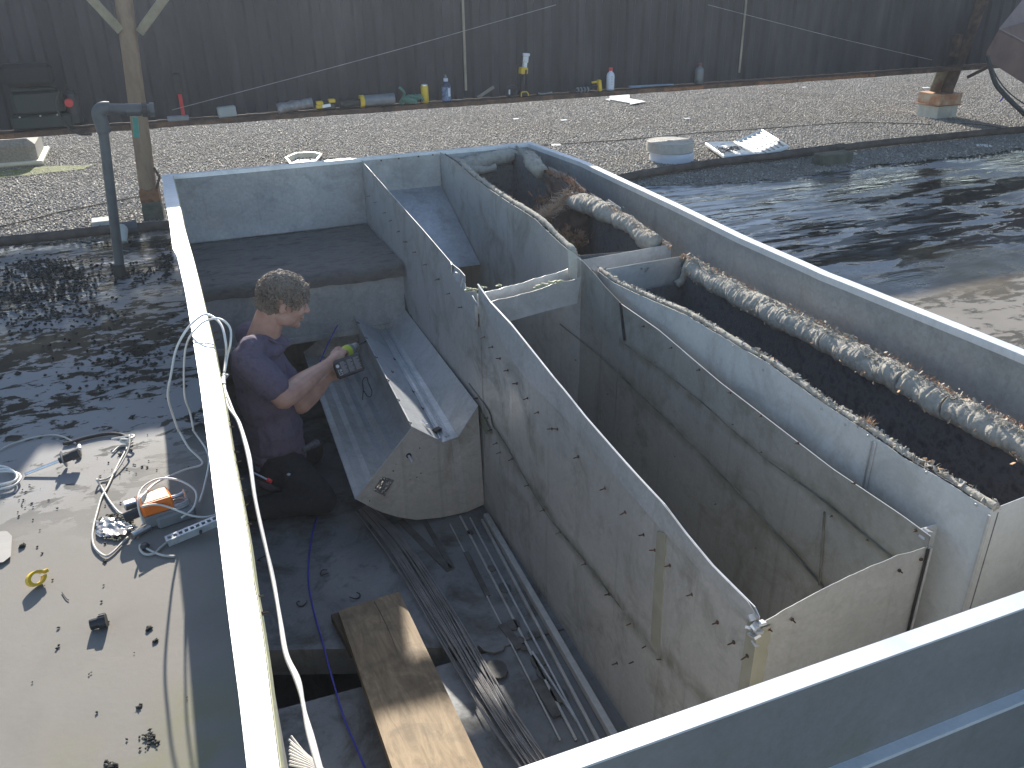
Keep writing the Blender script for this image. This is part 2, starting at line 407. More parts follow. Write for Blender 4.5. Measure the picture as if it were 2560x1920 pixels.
def seam_steel(name, src, lines, col=(.13, .125, .085)):
    """the same sheet metal with old sealant and grime smeared along its seams (height as a line over Y)"""
    m = src.copy(); m.name = name; n = m.node_tree; b = [x for x in n.nodes if x.type == 'BSDF_PRINCIPLED'][0]
    base = b.inputs['Base Color'].links[0].from_socket; v = coords(n); sx = N(n, 'ShaderNodeSeparateXYZ'); n.links.new(v, sx.inputs[0])
    tot = None
    wv = math_n(n, 'MULTIPLY', math_n(n, 'SUBTRACT', noise_n(n, v, 6, 4), .5), .06)
    for (a, k, q, wd) in lines:
        zz_ = math_n(n, 'ADD', math_n(n, 'MULTIPLY_ADD', sx.outputs[1], k, a), math_n(n, 'MULTIPLY', math_n(n, 'MULTIPLY', sx.outputs[1], sx.outputs[1]), q))
        d = math_n(n, 'ABSOLUTE', math_n(n, 'ADD', math_n(n, 'SUBTRACT', sx.outputs[2], zz_), wv))
        f = maprange(n, d, wd, .004)
        tot = f if tot is None else math_n(n, 'MAXIMUM', tot, f)
    f = math_n(n, 'MULTIPLY', tot, ramp(n, noise_n(n, v, 14, 6, .65, .5), [(.36, .15), (.62, .85)]), clamp=True)
    n.links.new(mix(n, f, base, col), b.inputs['Base Color']); return m
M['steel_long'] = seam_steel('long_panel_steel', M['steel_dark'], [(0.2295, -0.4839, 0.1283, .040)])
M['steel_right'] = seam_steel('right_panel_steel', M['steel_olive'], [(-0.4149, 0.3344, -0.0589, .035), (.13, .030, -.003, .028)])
def stone_mat():
    m, n, b = nodes('gravel_stone'); at = N(n, 'ShaderNodeAttribute', attribute_name='tone')
    c = ramp(n, at.outputs['Fac'], [(0, (.14, .13, .117)), (.25, (.20, .187, .168)), (.6, (.28, .262, .236)), (.8, (.36, .342, .312)), (1, (.64, .62, .58))])
    pat = noise_n(n, coords(n), .8, 4, .6, .3)
    c = mix(n, ramp(n, pat, [(.46, 0.0), (.70, .6)]), c, mix(n, .5, c, (.13, .10, .055)))
    pt2 = noise_n(n, coords(n), 2.6, 5, .65, .4); c = mix(n, ramp(n, pt2, [(.50, 0.0), (.66, .55)]), c, mix(n, .5, c, (.07, .065, .055)))
    n.links.new(c, b.inputs['Base Color']); b.inputs['Roughness'].default_value = .7
    return m
M['stone'] = stone_mat()
# membrane with the opening left free, split into a fine sheet ring
def ring_plane(name, x0, x1, y0, y1, z, hole, m):
    hx0, hx1, hy0, hy1 = hole
    xs = [x0, hx0, hx1, x1]; ys = [y0, hy0, hy1, y1]
    vs = [(x, y, z) for y in ys for x in xs]; fs = []
    for j in range(3):
        for i in range(3):
            if i == 1 and j == 1: continue
            a = j * 4 + i; fs.append((a, a + 1, a + 5, a + 4))
    return link(name, vs, fs, m)
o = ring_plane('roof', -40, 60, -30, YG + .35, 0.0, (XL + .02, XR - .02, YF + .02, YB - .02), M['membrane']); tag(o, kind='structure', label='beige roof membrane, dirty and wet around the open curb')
g = []; nn = 260
for i in range(nn + 1):
    x = -3.2 + 14.5 * i / nn; g.append((x, edge(x), 0.004))
vs = g + [(p[0], 60, .004) for p in g]; k = nn + 1
vs += [(-40, YG, .004), (-40, 60, .004), (60, YG, .004), (60, 60, .004)]
fs = [(i, i + 1, i + 1 + k, i + k) for i in range(nn)] + [(2 * k, 0, k, 2 * k + 1), (nn, 2 * k + 2, 2 * k + 3, nn + k)]
o = link('gravel_roof', vs, fs, M['gravel']); tag(o, kind='structure', label='gravel covered part of the roof behind the curb')
o = link('ground', [(-400, -400, -7), (400, -400, -7), (400, 400, -7), (-400, 400, -7)], [(0, 1, 2, 3)], pmat('far_ground', (.09, .10, .06), (.14, .13, .10), .05, .9)); tag(o, kind='structure')
# loose stones
def stones(name, P, size, m, squash=.62, seed=1):
    rng = np.random.default_rng(seed); n_ = len(P)
    base = np.array([[1, 0, 0], [-1, 0, 0], [0, 1, 0], [0, -1, 0], [0, 0, 1], [0, 0, -1]], float)
    fc = np.array([[0, 2, 4], [2, 1, 4], [1, 3, 4], [3, 0, 4], [2, 0, 5], [1, 2, 5], [3, 1, 5], [0, 3, 5]])
    s = size * rng.uniform(.55, 1.35, (n_, 1, 1)) * np.array([1, 1, squash]) * rng.uniform(.7, 1.3, (n_, 1, 3))
    V = base[None] * s * rng.uniform(.75, 1.25, (n_, 6, 1))
    a = rng.uniform(0, 6.28, n_); t = rng.uniform(-.6, .6, n_)
    ca, sa, ct, st = np.cos(a), np.sin(a), np.cos(t), np.sin(t)
    Rz = np.zeros((n_, 3, 3)); Rz[:, 0, 0] = ca; Rz[:, 0, 1] = -sa; Rz[:, 1, 0] = sa; Rz[:, 1, 1] = ca; Rz[:, 2, 2] = 1
    Rx = np.zeros((n_, 3, 3)); Rx[:, 1, 1] = ct; Rx[:, 1, 2] = -st; Rx[:, 2, 1] = st; Rx[:, 2, 2] = ct; Rx[:, 0, 0] = 1
    V = np.einsum('nij,nkj->nki', Rz @ Rx, V) + P[:, None]
    me = bpy.data.meshes.new(name); me.vertices.add(n_ * 6); me.vertices.foreach_set('co', V.reshape(-1))
    Fc = (fc[None] + (np.arange(n_) * 6)[:, None, None]).reshape(-1)
    me.loops.add(len(Fc)); me.loops.foreach_set('vertex_index', Fc.astype(np.int32))
    me.polygons.add(n_ * 8); me.polygons.foreach_set('loop_start', np.arange(0, n_ * 24, 3, dtype=np.int32))
    at = me.attributes.new('tone', 'FLOAT', 'POINT'); at.data.foreach_set('value', np.repeat(np.clip(rng.beta(2.0, 2.4, n_), 0, 1), 6))
    me.update(calc_edges=True); me.materials.append(m)
    o = bpy.data.objects.new(name, me); COL.objects.link(o); return o
rng = np.random.default_rng(3)
sp = .0155
ys = np.arange(YG - .6, 9.9, sp); P = []
for y in ys:
    x0 = -.27 * y - .15 + 0.10 * (y > 6); x1 = 1.30 * y + .6
    xs = np.arange(x0, x1, sp); q = np.stack([xs, np.full_like(xs, y), np.zeros_like(xs)], 1); P.append(q)
P = np.concatenate(P); P[:, :2] += rng.uniform(-.011, .011, (len(P), 2))
lim = np.array([edge(x) for x in P[:, 0]]) - .05
keep = P[:, 1] > lim + np.abs(rng.normal(0, .05, len(P)))
P = P[keep]; P[:, 2] = .006 + rng.uniform(0, .006, len(P))
o = stones('gravel', P, .0088, M['stone']); tag(o, kind='stuff', label='loose pale grey roof gravel behind the curb and under the siding wall')
# ------------------------------------------------------------------ curb around the opening
capL_o = [(404, 437), (412, 501), (422, 544), (432, 622), (443, 640), (463, 728), (480, 832), (498, 948), (509, 1030), (525, 1157), (552, 1378), (573, 1558), (598, 1748), (617, 1919), (640, 2120), (668, 2380)]
capL_i = [(432, 439), (447, 501), (459, 564), (482, 645), (495, 697), (515, 783), (532, 856), (541, 905), (553, 963), (567, 1049), (579, 1125), (601, 1236), (620, 1346), (636, 1473), (642, 1495), (661, 1621), (680, 1780), (698, 1919), (726, 2120), (762, 2380)]
curb = thing('roof_curb', 'galvanised sheet metal curb framing the open roof pit, white where sunlit', 'roof curb', ((XL + XR) / 2, (YF + YB) / 2, 0))
A = [atz(x, y, H) for x, y in capL_o]; B = [atz(x, y, H) for x, y in capL_i]
A[0].y = B[0].y = YB; A = A[:-1] + [Vector((A[-1].x, YF, H))]; B = B[:-1] + [Vector((B[-1].x, YF, H))]
A = [p for p in A if p.y >= YF]; B = [p for p in B if p.y >= YF]
strip('cap', A, B, M['cap'], curb, .004, 90, 'long left cap strip glaring white in the sun')
lo = [Vector((p.x + .004, p.y, H - .004)) for p in A]; lb = [Vector((XL + .012 + .006 * nz(p, 2), p.y, .002)) for p in A]
sheet('curb_wall', lo, lb, M['steel_curb'], curb, nx=60, ny=6, amp=.003)
sheet('flange', [p + Vector((0, 0, -.003)) for p in A], [p + Vector((-.001, 0, -.028)) for p in A], M['cap'], curb, nx=80, ny=2, amp=.0005)
li = [Vector((p.x - .004, p.y, H - .004)) for p in B]; lb = [Vector((.0 - .0, p.y, FZ)) for p in B]
sheet('curb_wall', li, lb, M['steel_dark'], curb, nx=60, ny=10, amp=.004, seed=3)
sheet('flange', [p + Vector((0.001, 0, -.002)) for p in B], [p + Vector((.004, 0, -.032)) for p in B], M['yel_seal'], curb, nx=80, ny=2, amp=.001)
# right cap
co = [(1328, 355), (1465, 403), (1700, 511), (1867, 591), (2034, 663), (2073, 681), (2128, 702), (2560, 873)]
A = [atz(x, y, H) for x, y in co]; A.append(Vector((XR, YF, H))); A[0].y = YB
B = [p + Vector((-.036, 0, 0)) for p in A]
strip('cap', A, B, M['cap'], curb, .004, 90, 'right cap strip glaring white in the sun')
sheet('curb_wall', [p + Vector((.002, 0, -.004)) for p in B], [Vector((p.x, p.y, FZ)) for p in B], M['steel_curb'], curb, nx=70, ny=10, amp=.005, seed=5, label='right inner curb wall with riveted splice plate')
sheet('curb_wall', [p + Vector((-.004, 0, -.004)) for p in A], [Vector((p.x, p.y, .001)) for p in A], M['steel_curb'], curb, nx=50, ny=6, amp=.003, seed=6)
sheet('flange', [p + Vector((-.0005, 0, -.003)) for p in B], [p + Vector((-.001, 0, -.022)) for p in B], M['cap'], curb, nx=70, ny=2, amp=.0005)
# far cap
fa = [atz(x, y, H) for x, y in [(404, 437), (500, 428), (640, 417), (860, 399), (1100, 377), (1328, 355)]]
A = [Vector((p.x, YB + .010 * nz(p, 2), H)) for p in fa]; B = [p + Vector((0, -.036, .001)) for p in A]
strip('cap', A, B, M['cap'], curb, .004, 60)
sheet('curb_wall', [p + Vector((0, .002, -.005)) for p in B], [Vector((p.x, YB - .04, .14)) for p in B], M['steel_curb'], curb, nx=60, ny=8, amp=.006, seed=8, label='far inner curb wall with a bluish sheen')
sheet('curb_wall', [p + Vector((0, -.003, -.004)) for p in A], [Vector((p.x, YB - .002, .001)) for p in A], M['steel_curb'], curb, nx=40, ny=6, amp=.003, seed=9)
sheet('flange', [p + Vector((0, -.001, -.003)) for p in B], [p + Vector((0, -.002, -.02)) for p in B], M['cap'], curb, nx=50, ny=2, amp=.0005)
# near wall
A = [Vector((x, YF, H)) for x in (-.02, 1.0, XR)]; B = [Vector((x, YF + .03, H)) for x in (-.02, 1.0, XR)]
strip('cap', A, B, M['cap'], curb, .004, 40, 'near cap strip lit white')
fz = aty(2436, 1774, YF).z
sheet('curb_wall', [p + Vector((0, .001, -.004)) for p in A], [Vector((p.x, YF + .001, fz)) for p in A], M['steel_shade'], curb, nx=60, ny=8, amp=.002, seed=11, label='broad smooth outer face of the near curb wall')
sheet('curb_wall', [p + Vector((0, -.001, -.005)) for p in B], [Vector((p.x, YF + .03, FZ)) for p in B], M['steel_dark'], curb, nx=50, ny=8, amp=.003, seed=12)
mb = MB(); mb.box(((XR - .02) / 2, YF - .008, fz - .004), (XR + .02, .02, .008)); mb.build('flange', M['cap'], curb)
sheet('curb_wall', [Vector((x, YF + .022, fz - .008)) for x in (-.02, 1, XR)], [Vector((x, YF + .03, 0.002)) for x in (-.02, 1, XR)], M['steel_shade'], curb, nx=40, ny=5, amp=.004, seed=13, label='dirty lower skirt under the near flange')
# splice plate with rivets on the right wall
q = [atx(x, y, XR - .047) for x, y in [(1848, 612), (1893, 634), (1880, 722), (1836, 700)]]
mb = MB(); mb.prism(q, (-.002, 0, 0)); mb.build('splice_plate', M['steel'], curb)
for x, y in [(1855, 632), (1879, 643)]:
    p = atx(x, y, XR - .050); mb = MB(); mb.lathe([(0.0, .004), (.0045, .0025), (.006, 0)], p, 8, Matrix.Rotation(-math.pi / 2, 3, 'Y')); mb.build('rivet', M['steel_bright'], curb)
# dark marks and small screws
def screw_mesh(L=.011, r=.0013):
    mb = MB(); mb.cyl((0, 0, 0), (-L, 0, 0), r, 6); mb.cyl((0.0, 0, 0), (-.0015, 0, 0), r * 2.6, 8); mb.cyl((-L, 0, 0), (-L * 1.25, 0, 0), r, 6, r * .1)
    me = bpy.data.meshes.new('screw'); me.from_pydata([tuple(v) for v in mb.v], [], mb.f); me.materials.append(M['rust_dark']); return me
SCREW = screw_mesh(); SCREW2 = screw_mesh(.007, .0011)
def screw(parent, p, me=SCREW, rz=0.0, s=1.0):
    o = bpy.data.objects.new('screw', me); COL.objects.link(o); o.parent = parent; o.location = Vector(p) - base_of(parent)
    o.rotation_euler = (0, random.uniform(-.25, .25), rz + random.uniform(-.2, .2)); o.scale = (s, s, s); return o
for x, y in [(528, 700), (533, 832), (538, 850), (549, 938), (553, 960), (566, 1053), (571, 1068), (583, 1130), (588, 1157), (594, 1200), (599, 1228), (605, 1265), (612, 1310), (651, 1535), (641, 1492), (517, 680)]:
    p = atz(x, y, H - .012); screw(curb, Vector((p.x + .002, p.y, p.z)), SCREW2, math.pi, 1.3)
for x, y in [(459, 609)]:
    screw(curb, aty(505, 610, YB - .042), SCREW2, -math.pi / 2, 1.2)
# ------------------------------------------------------------------ pit floor and ledge
fl = FZ
a1, a2 = atz(664, 1616, fl), atz(1258, 1616, fl); b1 = atz(699, 1770, fl)
def slab(name, poly, z, th, m, parent=None, label=None):
    mb = MB(); mb.prism([(p[0], p[1], z) for p in poly], (0, 0, -th)); o = mb.build(name, m, parent, label=label); return o
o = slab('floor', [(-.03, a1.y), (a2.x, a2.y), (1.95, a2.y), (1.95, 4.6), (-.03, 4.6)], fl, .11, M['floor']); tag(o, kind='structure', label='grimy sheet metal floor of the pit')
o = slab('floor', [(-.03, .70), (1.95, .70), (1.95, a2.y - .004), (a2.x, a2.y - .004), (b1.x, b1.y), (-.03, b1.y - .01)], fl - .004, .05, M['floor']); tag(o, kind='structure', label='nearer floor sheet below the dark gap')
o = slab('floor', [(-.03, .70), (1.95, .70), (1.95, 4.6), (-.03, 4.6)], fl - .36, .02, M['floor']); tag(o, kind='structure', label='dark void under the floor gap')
mb = MB(); fy = 4.57
e0 = atz(500, 724, .14).y; e1 = atz(985, 664, .14).y
vs = []; fs = []; nx, ny = 60, 24
for j in range(ny + 1):
    for i in range(nx + 1):
        x = -.03 + .99 * i / nx; ye = e0 + (e1 - e0) * i / nx + .02 * nz((x, 0, 0), 6); y = fy + (ye - fy) * j / ny
        vs.append((x, y, .14 + .012 * nz((x, y, 0), 7) + .006 * nz((x, y, 0), 25) - (.02 if j == ny else 0)))
for j in range(ny):
    for i in range(nx):
        a = j * (nx + 1) + i; fs.append((a, a + nx + 1, a + nx + 2, a + 1))
k0 = len(vs); vs += [(vs[ny * (nx + 1) + i][0], vs[ny * (nx + 1) + i][1] + .01, .075 + .006 * nz((i, 0, 0), .3)) for i in range(nx + 1)]
for i in range(nx): fs.append((ny * (nx + 1) + i, k0 + i, k0 + i + 1, ny * (nx + 1) + i + 1))
led = thing('duct_shelf', 'dark dirty ledge and grey duct side below the far curb wall, behind the worker', 'shelf', (.46, 4.2, .0))
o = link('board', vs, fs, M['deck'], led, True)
fyy = max(e0, e1) + .03
sheet('duct_side', [(-.03, fyy, .075), (WX, fyy, .075)], [(-.03, fyy, aty(760, 845, fyy).z), (WX, fyy, aty(760, 845, fyy).z)], M['steel_curb'], led, nx=40, ny=8, amp=.004, seed=21)
z2 = aty(760, 845, fyy).z
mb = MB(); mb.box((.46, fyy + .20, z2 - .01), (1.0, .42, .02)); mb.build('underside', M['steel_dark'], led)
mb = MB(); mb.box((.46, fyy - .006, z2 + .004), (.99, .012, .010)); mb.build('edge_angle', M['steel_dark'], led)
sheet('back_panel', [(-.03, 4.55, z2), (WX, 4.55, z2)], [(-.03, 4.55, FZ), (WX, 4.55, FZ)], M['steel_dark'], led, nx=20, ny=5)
# ------------------------------------------------------------------ the long duct assembly
def seam(parent, pts, r=.003, m='seam', name='seam'):
    mb = MB(); mb.tube(spline(pts, 4), r, 5); return mb.build(name, M[m], parent)
far_duct = thing('open_duct', 'empty far duct section with a bluish sloping bottom against the far curb', 'duct', (WX, 3.8, FZ))
Ap = [(905, 402), (935, 436), (964, 470), (1010, 522), (1060, 578), (1131, 661), (1150, 676), (1162, 690)]
A = [atx(x, y, WX) for x, y in Ap]; A[0].y = YB - .045
yA = A[-1].y
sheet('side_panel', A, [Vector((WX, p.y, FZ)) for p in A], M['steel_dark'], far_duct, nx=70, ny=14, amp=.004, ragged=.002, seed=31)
strip('flange', [p + Vector((-.001, 0, .0015)) for p in A[2:]], [p + Vector((.0025, 0, .001)) for p in A[2:]], M['steel'], far_duct, .0015, 40)
mb = MB()                                               # crumpled bright corner
for k in range(5):
    p = A[-3].lerp(A[-1], k / 4)
    mb.box(p + Vector((-.004 + .003 * (k % 2), 0, -.012 - .008 * k)), (.004, .03, .035), Matrix.Rotation(.3 * (k % 3 - 1), 3, 'Z') @ Matrix.Rotation(.25 * (k % 2), 3, 'Y'))
mb.build('crumpled_corner', M['steel_bright'], far_duct, label='crumpled bright torn corner catching the sun')
Bp = [(1095, 377), (1144, 408), (1187, 447), (1253, 494), (1338, 548), (1389, 599), (1416, 622), (1420, 626)]
Bt = [atx(x, y, BX) for x, y in Bp]; Bt[0].y = YB - .045
yB = Bt[-1].y
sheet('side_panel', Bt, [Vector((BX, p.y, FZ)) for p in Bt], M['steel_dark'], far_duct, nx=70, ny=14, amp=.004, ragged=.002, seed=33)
sl0 = atx(1093, 443, BX); sl1 = atx(1202, 661, BX)
sheet('sloping_bottom', [(WX + .002, sl0.y, sl0.z), (BX - .002, sl0.y, sl0.z)], [(WX + .002, sl1.y, sl1.z), (BX - .002, sl1.y, sl1.z)], M['steel_curb'], far_duct, nx=20, ny=30, amp=.003, seed=35)
sheet('end_panel', [(WX + .003, YB - .047, H - .012), (BX - .003, YB - .047, H - .012)], [(WX + .003, YB - .047, sl0.z - .06), (BX - .003, YB - .047, sl0.z - .06)], M['steel'], far_duct, nx=20, ny=6, amp=.003, seed=36)
for x, y in [(953, 401), (997, 396), (1046, 391), (1082, 387)]: screw(far_duct, aty(x, y, YB - .052), SCREW2, math.pi / 2, 1.6)
# near big duct
duct = thing('open_duct', 'large open-topped metal duct in the middle, dark inside, with a pale greenish near end', 'duct', ((WX + BX) / 2, 2.0, FZ))
Lp = [(1195, 711), (1225, 754), (1280, 813), (1389, 950), (1412, 977), (1466, 1045), (1557, 1149), (1602, 1199), (1661, 1262), (1715, 1334), (1783, 1416), (1887, 1520), (1898, 1545)]
L = [atx(x, y, WX) for x, y in Lp]
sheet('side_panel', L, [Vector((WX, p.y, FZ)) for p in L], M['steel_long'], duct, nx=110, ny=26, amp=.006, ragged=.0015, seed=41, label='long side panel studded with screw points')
lipb = [atx(x, y, WX) for x, y in [(1222, 790), (1290, 900), (1331, 950), (1390, 1010), (1480, 1115), (1560, 1200), (1620, 1270), (1670, 1330), (1760, 1432), (1869, 1547)]]
T = resample(L, 40); Bq = resample(lipb, 40)
vs = []; fs = []
for i in range(40):
    off = .004 + .020 * max(0, math.sin(math.pi * i / 39 * 2.0)) * (.6 if i < 20 else 0) + (.010 * math.exp(-((i - 27) / 5) ** 2))
    vs += [T[i] + Vector((-.003, 0, .002)), T[i].lerp(Bq[i], .55) + Vector((-.004 - off * .4, 0, 0)), Bq[i] + Vector((-off, 0, 0)), Bq[i] + Vector((-off + .002, 0, .001)), T[i] + Vector((-.001, 0, .002))]
for i in range(39):
    a = i * 5; b = a + 5; fs += [(a + k, b + k, b + (k + 1) % 5, a + (k + 1) % 5) for k in range(5)]
o = link('lip', vs, fs, M['steel'], duct, False, 'loose bent lip along the top edge'); autosmooth(o, 50)
strip('flange', [p + Vector((-.0005, 0, .0025)) for p in L], [p + Vector((.0022, 0, .0025)) for p in L], M['steel_bright'], duct, .0015, 80)
sm = [(1173, 959), (1222, 1027), (1232, 1065), (1247, 1086), (1286, 1149), (1358, 1271), (1403, 1330), (1466, 1407), (1525, 1483), (1584, 1556), (1629, 1606), (1715, 1696)]
seam(duct, [atx(x, y, WX - .001) for x, y in sm], .0032)
sm2 = [(1093, 905), (1130, 955), (1173, 1010), (1205, 1062), (1225, 1105)]
seam(far_duct, [atx(x, y, WX - .002) for x, y in [(1010, 775), (1060, 845), (1120, 925), (1173, 1000)]], .003)
q = [atx(x, y, WX - .004) for x, y in [(1644, 1328), (1666, 1332), (1652, 1622), (1628, 1614)]]
MB().prism(q, (-.003, 0, 0)).build('stiffener', M['pale_seal'], duct)
def zs(o, L_, s_): return [(o[0] + x / s_, o[1] + y / s_) for x, y in L_]
S1 = zs((1150, 950), [(315, 20), (375, 100), (435, 178), (510, 270), (540, 272), (655, 424), (803, 598), (915, 730), (1018, 855), (1080, 940), (1163, 1025), (1285, 1185), (1425, 1340), (1515, 1450), (1590, 1525), (95, 100), (155, 210), (175, 275), (205, 348), (225, 400), (290, 435), (380, 580), (465, 718), (555, 840), (695, 1015), (825, 1183), (950, 1345), (1035, 1467), (1120, 1545), (870, 1565), (965, 1555)], 2.2116)
S1 += zs((1000, 350), [(400, 1075), (545, 1265), (595, 1330), (645, 1405), (695, 1480), (755, 1565)], 2.572)
for x, y in S1: screw(duct, atx(x, y, WX - .003), SCREW, 0, 1.4)
S2 = zs((1000, 350), [(40, 655), (100, 720), (170, 800), (245, 895), (320, 985)], 2.572) + zs((400, 350), [(1350, 360), (1390, 400), (1450, 465), (1490, 517), (1540, 585), (1590, 657), (1645, 720), (1715, 802), (1795, 895)], 2.572)
for x, y in S2: screw(far_duct, atx(x, y, WX - .003), SCREW, 0, 1.3)
# right side of the big duct
R1 = [atx(x, y, BX) for x, y in [(1453, 649), (1486, 684), (1513, 717), (1550, 756)]]
R2 = [atx(x, y, BX) for x, y in [(1552, 760), (1647, 826), (1799, 956), (1929, 1056), (2081, 1173), (2255, 1290), (2326, 1342)]]
sheet('side_panel', R1, [Vector((BX, p.y, FZ)) for p in R1], M['steel_olive'], duct, nx=24, ny=14, amp=.004, seed=43)
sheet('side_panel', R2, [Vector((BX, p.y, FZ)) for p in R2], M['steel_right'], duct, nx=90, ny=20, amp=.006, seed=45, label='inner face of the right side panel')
strip('flange', [p + Vector((-.0005, 0, .0015)) for p in R2], [p + Vector((.002, 0, .0015)) for p in R2], M['steel_bright'], duct, .0015, 60)
q = [atx(x, y, BX - .003) for x, y in [(1550, 756), (1553, 757), (1565, 850), (1560, 852)]]
MB().prism(q, (-.004, 0, 0)).build('seam', M['black'], duct)
seam(duct, [atx(x, y, BX - .003) for x, y in [(1400, 810), (1500, 890), (1600, 985), (1700, 1080), (1850, 1235), (1990, 1390), (2060, 1470)]], .0030)
seam(duct, [atx(x, y, BX - .003) for x, y in [(1562, 860), (1660, 930), (1760, 1010), (1900, 1135), (2050, 1245), (2200, 1370), (2260, 1412)]], .0022)
seam(duct, [atx(x, y, BX - .003) for x, y in [(2061, 1280), (2055, 1370), (2048, 1462)]], .003)
for x, y in zs((1300, 600), [(715, 497), (875, 620), (1035, 747), (1215, 880), (1390, 1010), (1605, 1170), (1930, 1400)], 2.304) + [(2290, 1326)]: screw(duct, atx(x, y, BX - .001), SCREW2, 0, 1.4)
for x, y in [(1440, 900), (1520, 985), (1600, 1060), (1690, 1140), (1790, 1260), (1890, 1370), (1640, 905), (1730, 985), (1835, 1060), (1905, 1130), (1990, 1200), (2080, 1290), (2170, 1350)]:
    screw(duct, atx(x, y, BX - .001), SCREW2, 0, 1.0)
# far crosspieces of the big duct
yc1 = atx(1194, 722, WX).y; yc0 = yc1 + .13
def cross(name, y, pxs_t, pxs_b, m, parent, **k):
    T_ = [aty(a, b, y) for a, b in pxs_t]; B_ = [aty(a, b, y) for a, b in pxs_b]
    return sheet(name, T_, B_, M[m], parent, nx=40, ny=8, **k)
cross('end_panel', yc1 + .10, [(1180, 738), (1250, 722), (1330, 700), (1420, 673)], [(1180, 790), (1250, 770), (1330, 750), (1428, 722)], 'steel_bright', duct, ragged=.005, amp=.004, seed=51)
cross('end_panel', yc1, [(1200, 770), (1229, 754), (1290, 738), (1350, 722), (1400, 704), (1427, 702), (1453, 690)], [(1200, 860), (1268, 805), (1350, 782), (1443, 758)], 'steel', duct, ragged=.004, amp=.003, seed=52)
mb = MB()
for (x, y, s_) in [(1340, 717, .012), (1362, 712, .016), (1382, 706, .015), (1398, 703, .010), (1250, 712, .008), (1172, 722, .012), (1185, 724, .010), (1212, 717, .006)]:
    p = aty(x, y, yc1 - .004)
    for k in range(3): mb.box(p + Vector((random.uniform(-.01, .01), random.uniform(-.004, .004), random.uniform(-.004, .002))), (s_ * 1.6, .006, s_ * .5), Matrix.Rotation(random.uniform(-.5, .5), 3, 'Y') @ Matrix.Rotation(random.uniform(-.4, .4), 3, 'Z'))
mb.build('sealant', M['yel_seal'], duct, label='crusty yellow sealant on the torn crosspiece')
# torn bracket between the two left panels
q = [atx(x, y, WX - .003) for x, y in [(1160, 730), (1192, 726), (1196, 800), (1194, 822), (1165, 798)]]
MB().prism(q, (-.012, .0, 0)).build('bracket', M['steel'], duct, label='torn open corner bracket')
q = [atx(x, y, WX - .018) for x, y in [(1182, 738), (1196, 760), (1196, 768), (1184, 750)]]
MB().prism(q, (-.004, .0, 0)).build('bracket', M['steel_bright'], duct)
# near end
yn0, yn1 = L[-1].y, R2[-1].y
T_ = [L[-1] + Vector((0, 0, -.02))] + [aty(x, y, (yn0 + yn1) / 2) for x, y in [(2000, 1503), (2120, 1442), (2240, 1390)]] + [Vector((BX + .004, yn1, atx(2326, 1370, BX).z))]
for i, p in enumerate(T_): p.y = yn0 + (yn1 - yn0) * i / 4
sheet('end_panel', T_, [Vector((p.x, p.y, FZ)) for p in T_], M['steel'], duct, nx=50, ny=14, amp=.003, ragged=.003, seed=55, label='near end panel with a sealant-stained edge')
q = [T_[0] + Vector((.0, -.003, -.01)), T_[0] + Vector((.022, -.003, -.012)), T_[0] + Vector((.028, -.003, -.35)), T_[0] + Vector((.0, -.003, -.35))]
vs = [(T_[0].x - .002, T_[0].y - .003, T_[0].z - .005)]; nseg = 24; vs = []; fs = []
for i in range(nseg + 1):
    z = T_[0].z - .006 - .5 * i / nseg; wd = .032 + .010 * nz((0, 0, z), 18) + .008 * nz((0, 3, z), 50)
    vs += [(T_[0].x - .003, T_[0].y - .004, z), (T_[0].x + wd, T_[0].y - .004, z), (T_[0].x - .003, T_[0].y + .03, z)]
for i in range(nseg):
    a = i * 3; fs += [(a, a + 1, a + 4, a + 3), (a, a + 3, a + 5, a + 2)]
link('sealant', vs, fs, M['pale_seal'], duct, False, 'wide smear of yellowed sealant down the near corner')
c0 = L[-1]
mb = MB()
for k in range(9):
    mb.box(c0 + Vector((random.uniform(-.010, .006), random.uniform(-.006, .012), -.004 - .008 * k + random.uniform(-.003, .003))), (.020 - .001 * k, .014, .006), Matrix.Rotation(random.uniform(-.7, .7), 3, 'Y') @ Matrix.Rotation(random.uniform(-.7, .7), 3, 'X'))
mb.build('crumpled_corner', M['steel_bright'], duct, label='crumpled silver corner at the near left')
seam(duct, [T_[-1] + Vector((-.006, -.004, -.005)), T_[-1] + Vector((-.006, -.004, -.45))], .003, 'black')
seam(duct, [T_[-1] + Vector((-.000, -.005, -.0)), T_[-1] + Vector((-.000, -.005, -.45))], .004, 'steel')
for x, y in [(2248, 1426), (2302, 1398), (1922, 1572), (1980, 1548)]: screw(duct, aty(x, y, yn0 - .002), SCREW2, math.pi / 2, 1.5)
MB().box(T_[-1] + Vector((.006, .02, .016)), (.018, .016, .022), Matrix.Rotation(.4, 3, 'Y')).build('bent_tab', M['steel_bright'], duct)
# sealant along the foot of the left panel (behind the hood)
vs = []; fs = []
ft = [atx(x, y, WX - .003) for x, y in [(1004, 705), (1020, 775), (1060, 850), (1100, 900), (1150, 965), (1200, 1020), (1228, 1080)]]
fb = [atx(x, y, WX - .003) for x, y in [(1004, 760), (1030, 830), (1075, 920), (1110, 975), (1150, 1015), (1190, 1040), (1215, 1085)]]
T2 = resample(ft, 60); B2 = resample(fb, 60)
for i in range(60):
    e = .006 * nz(T2[i], 30); vs += [T2[i] + Vector((0, 0, e * 3)), B2[i]]
for i in range(59): a = 2 * i; fs.append((a, a + 1, a + 3, a + 2))
link('sealant', vs, fs, M['sealant'], far_duct, False, 'dark greenish sealant smear above the hood')

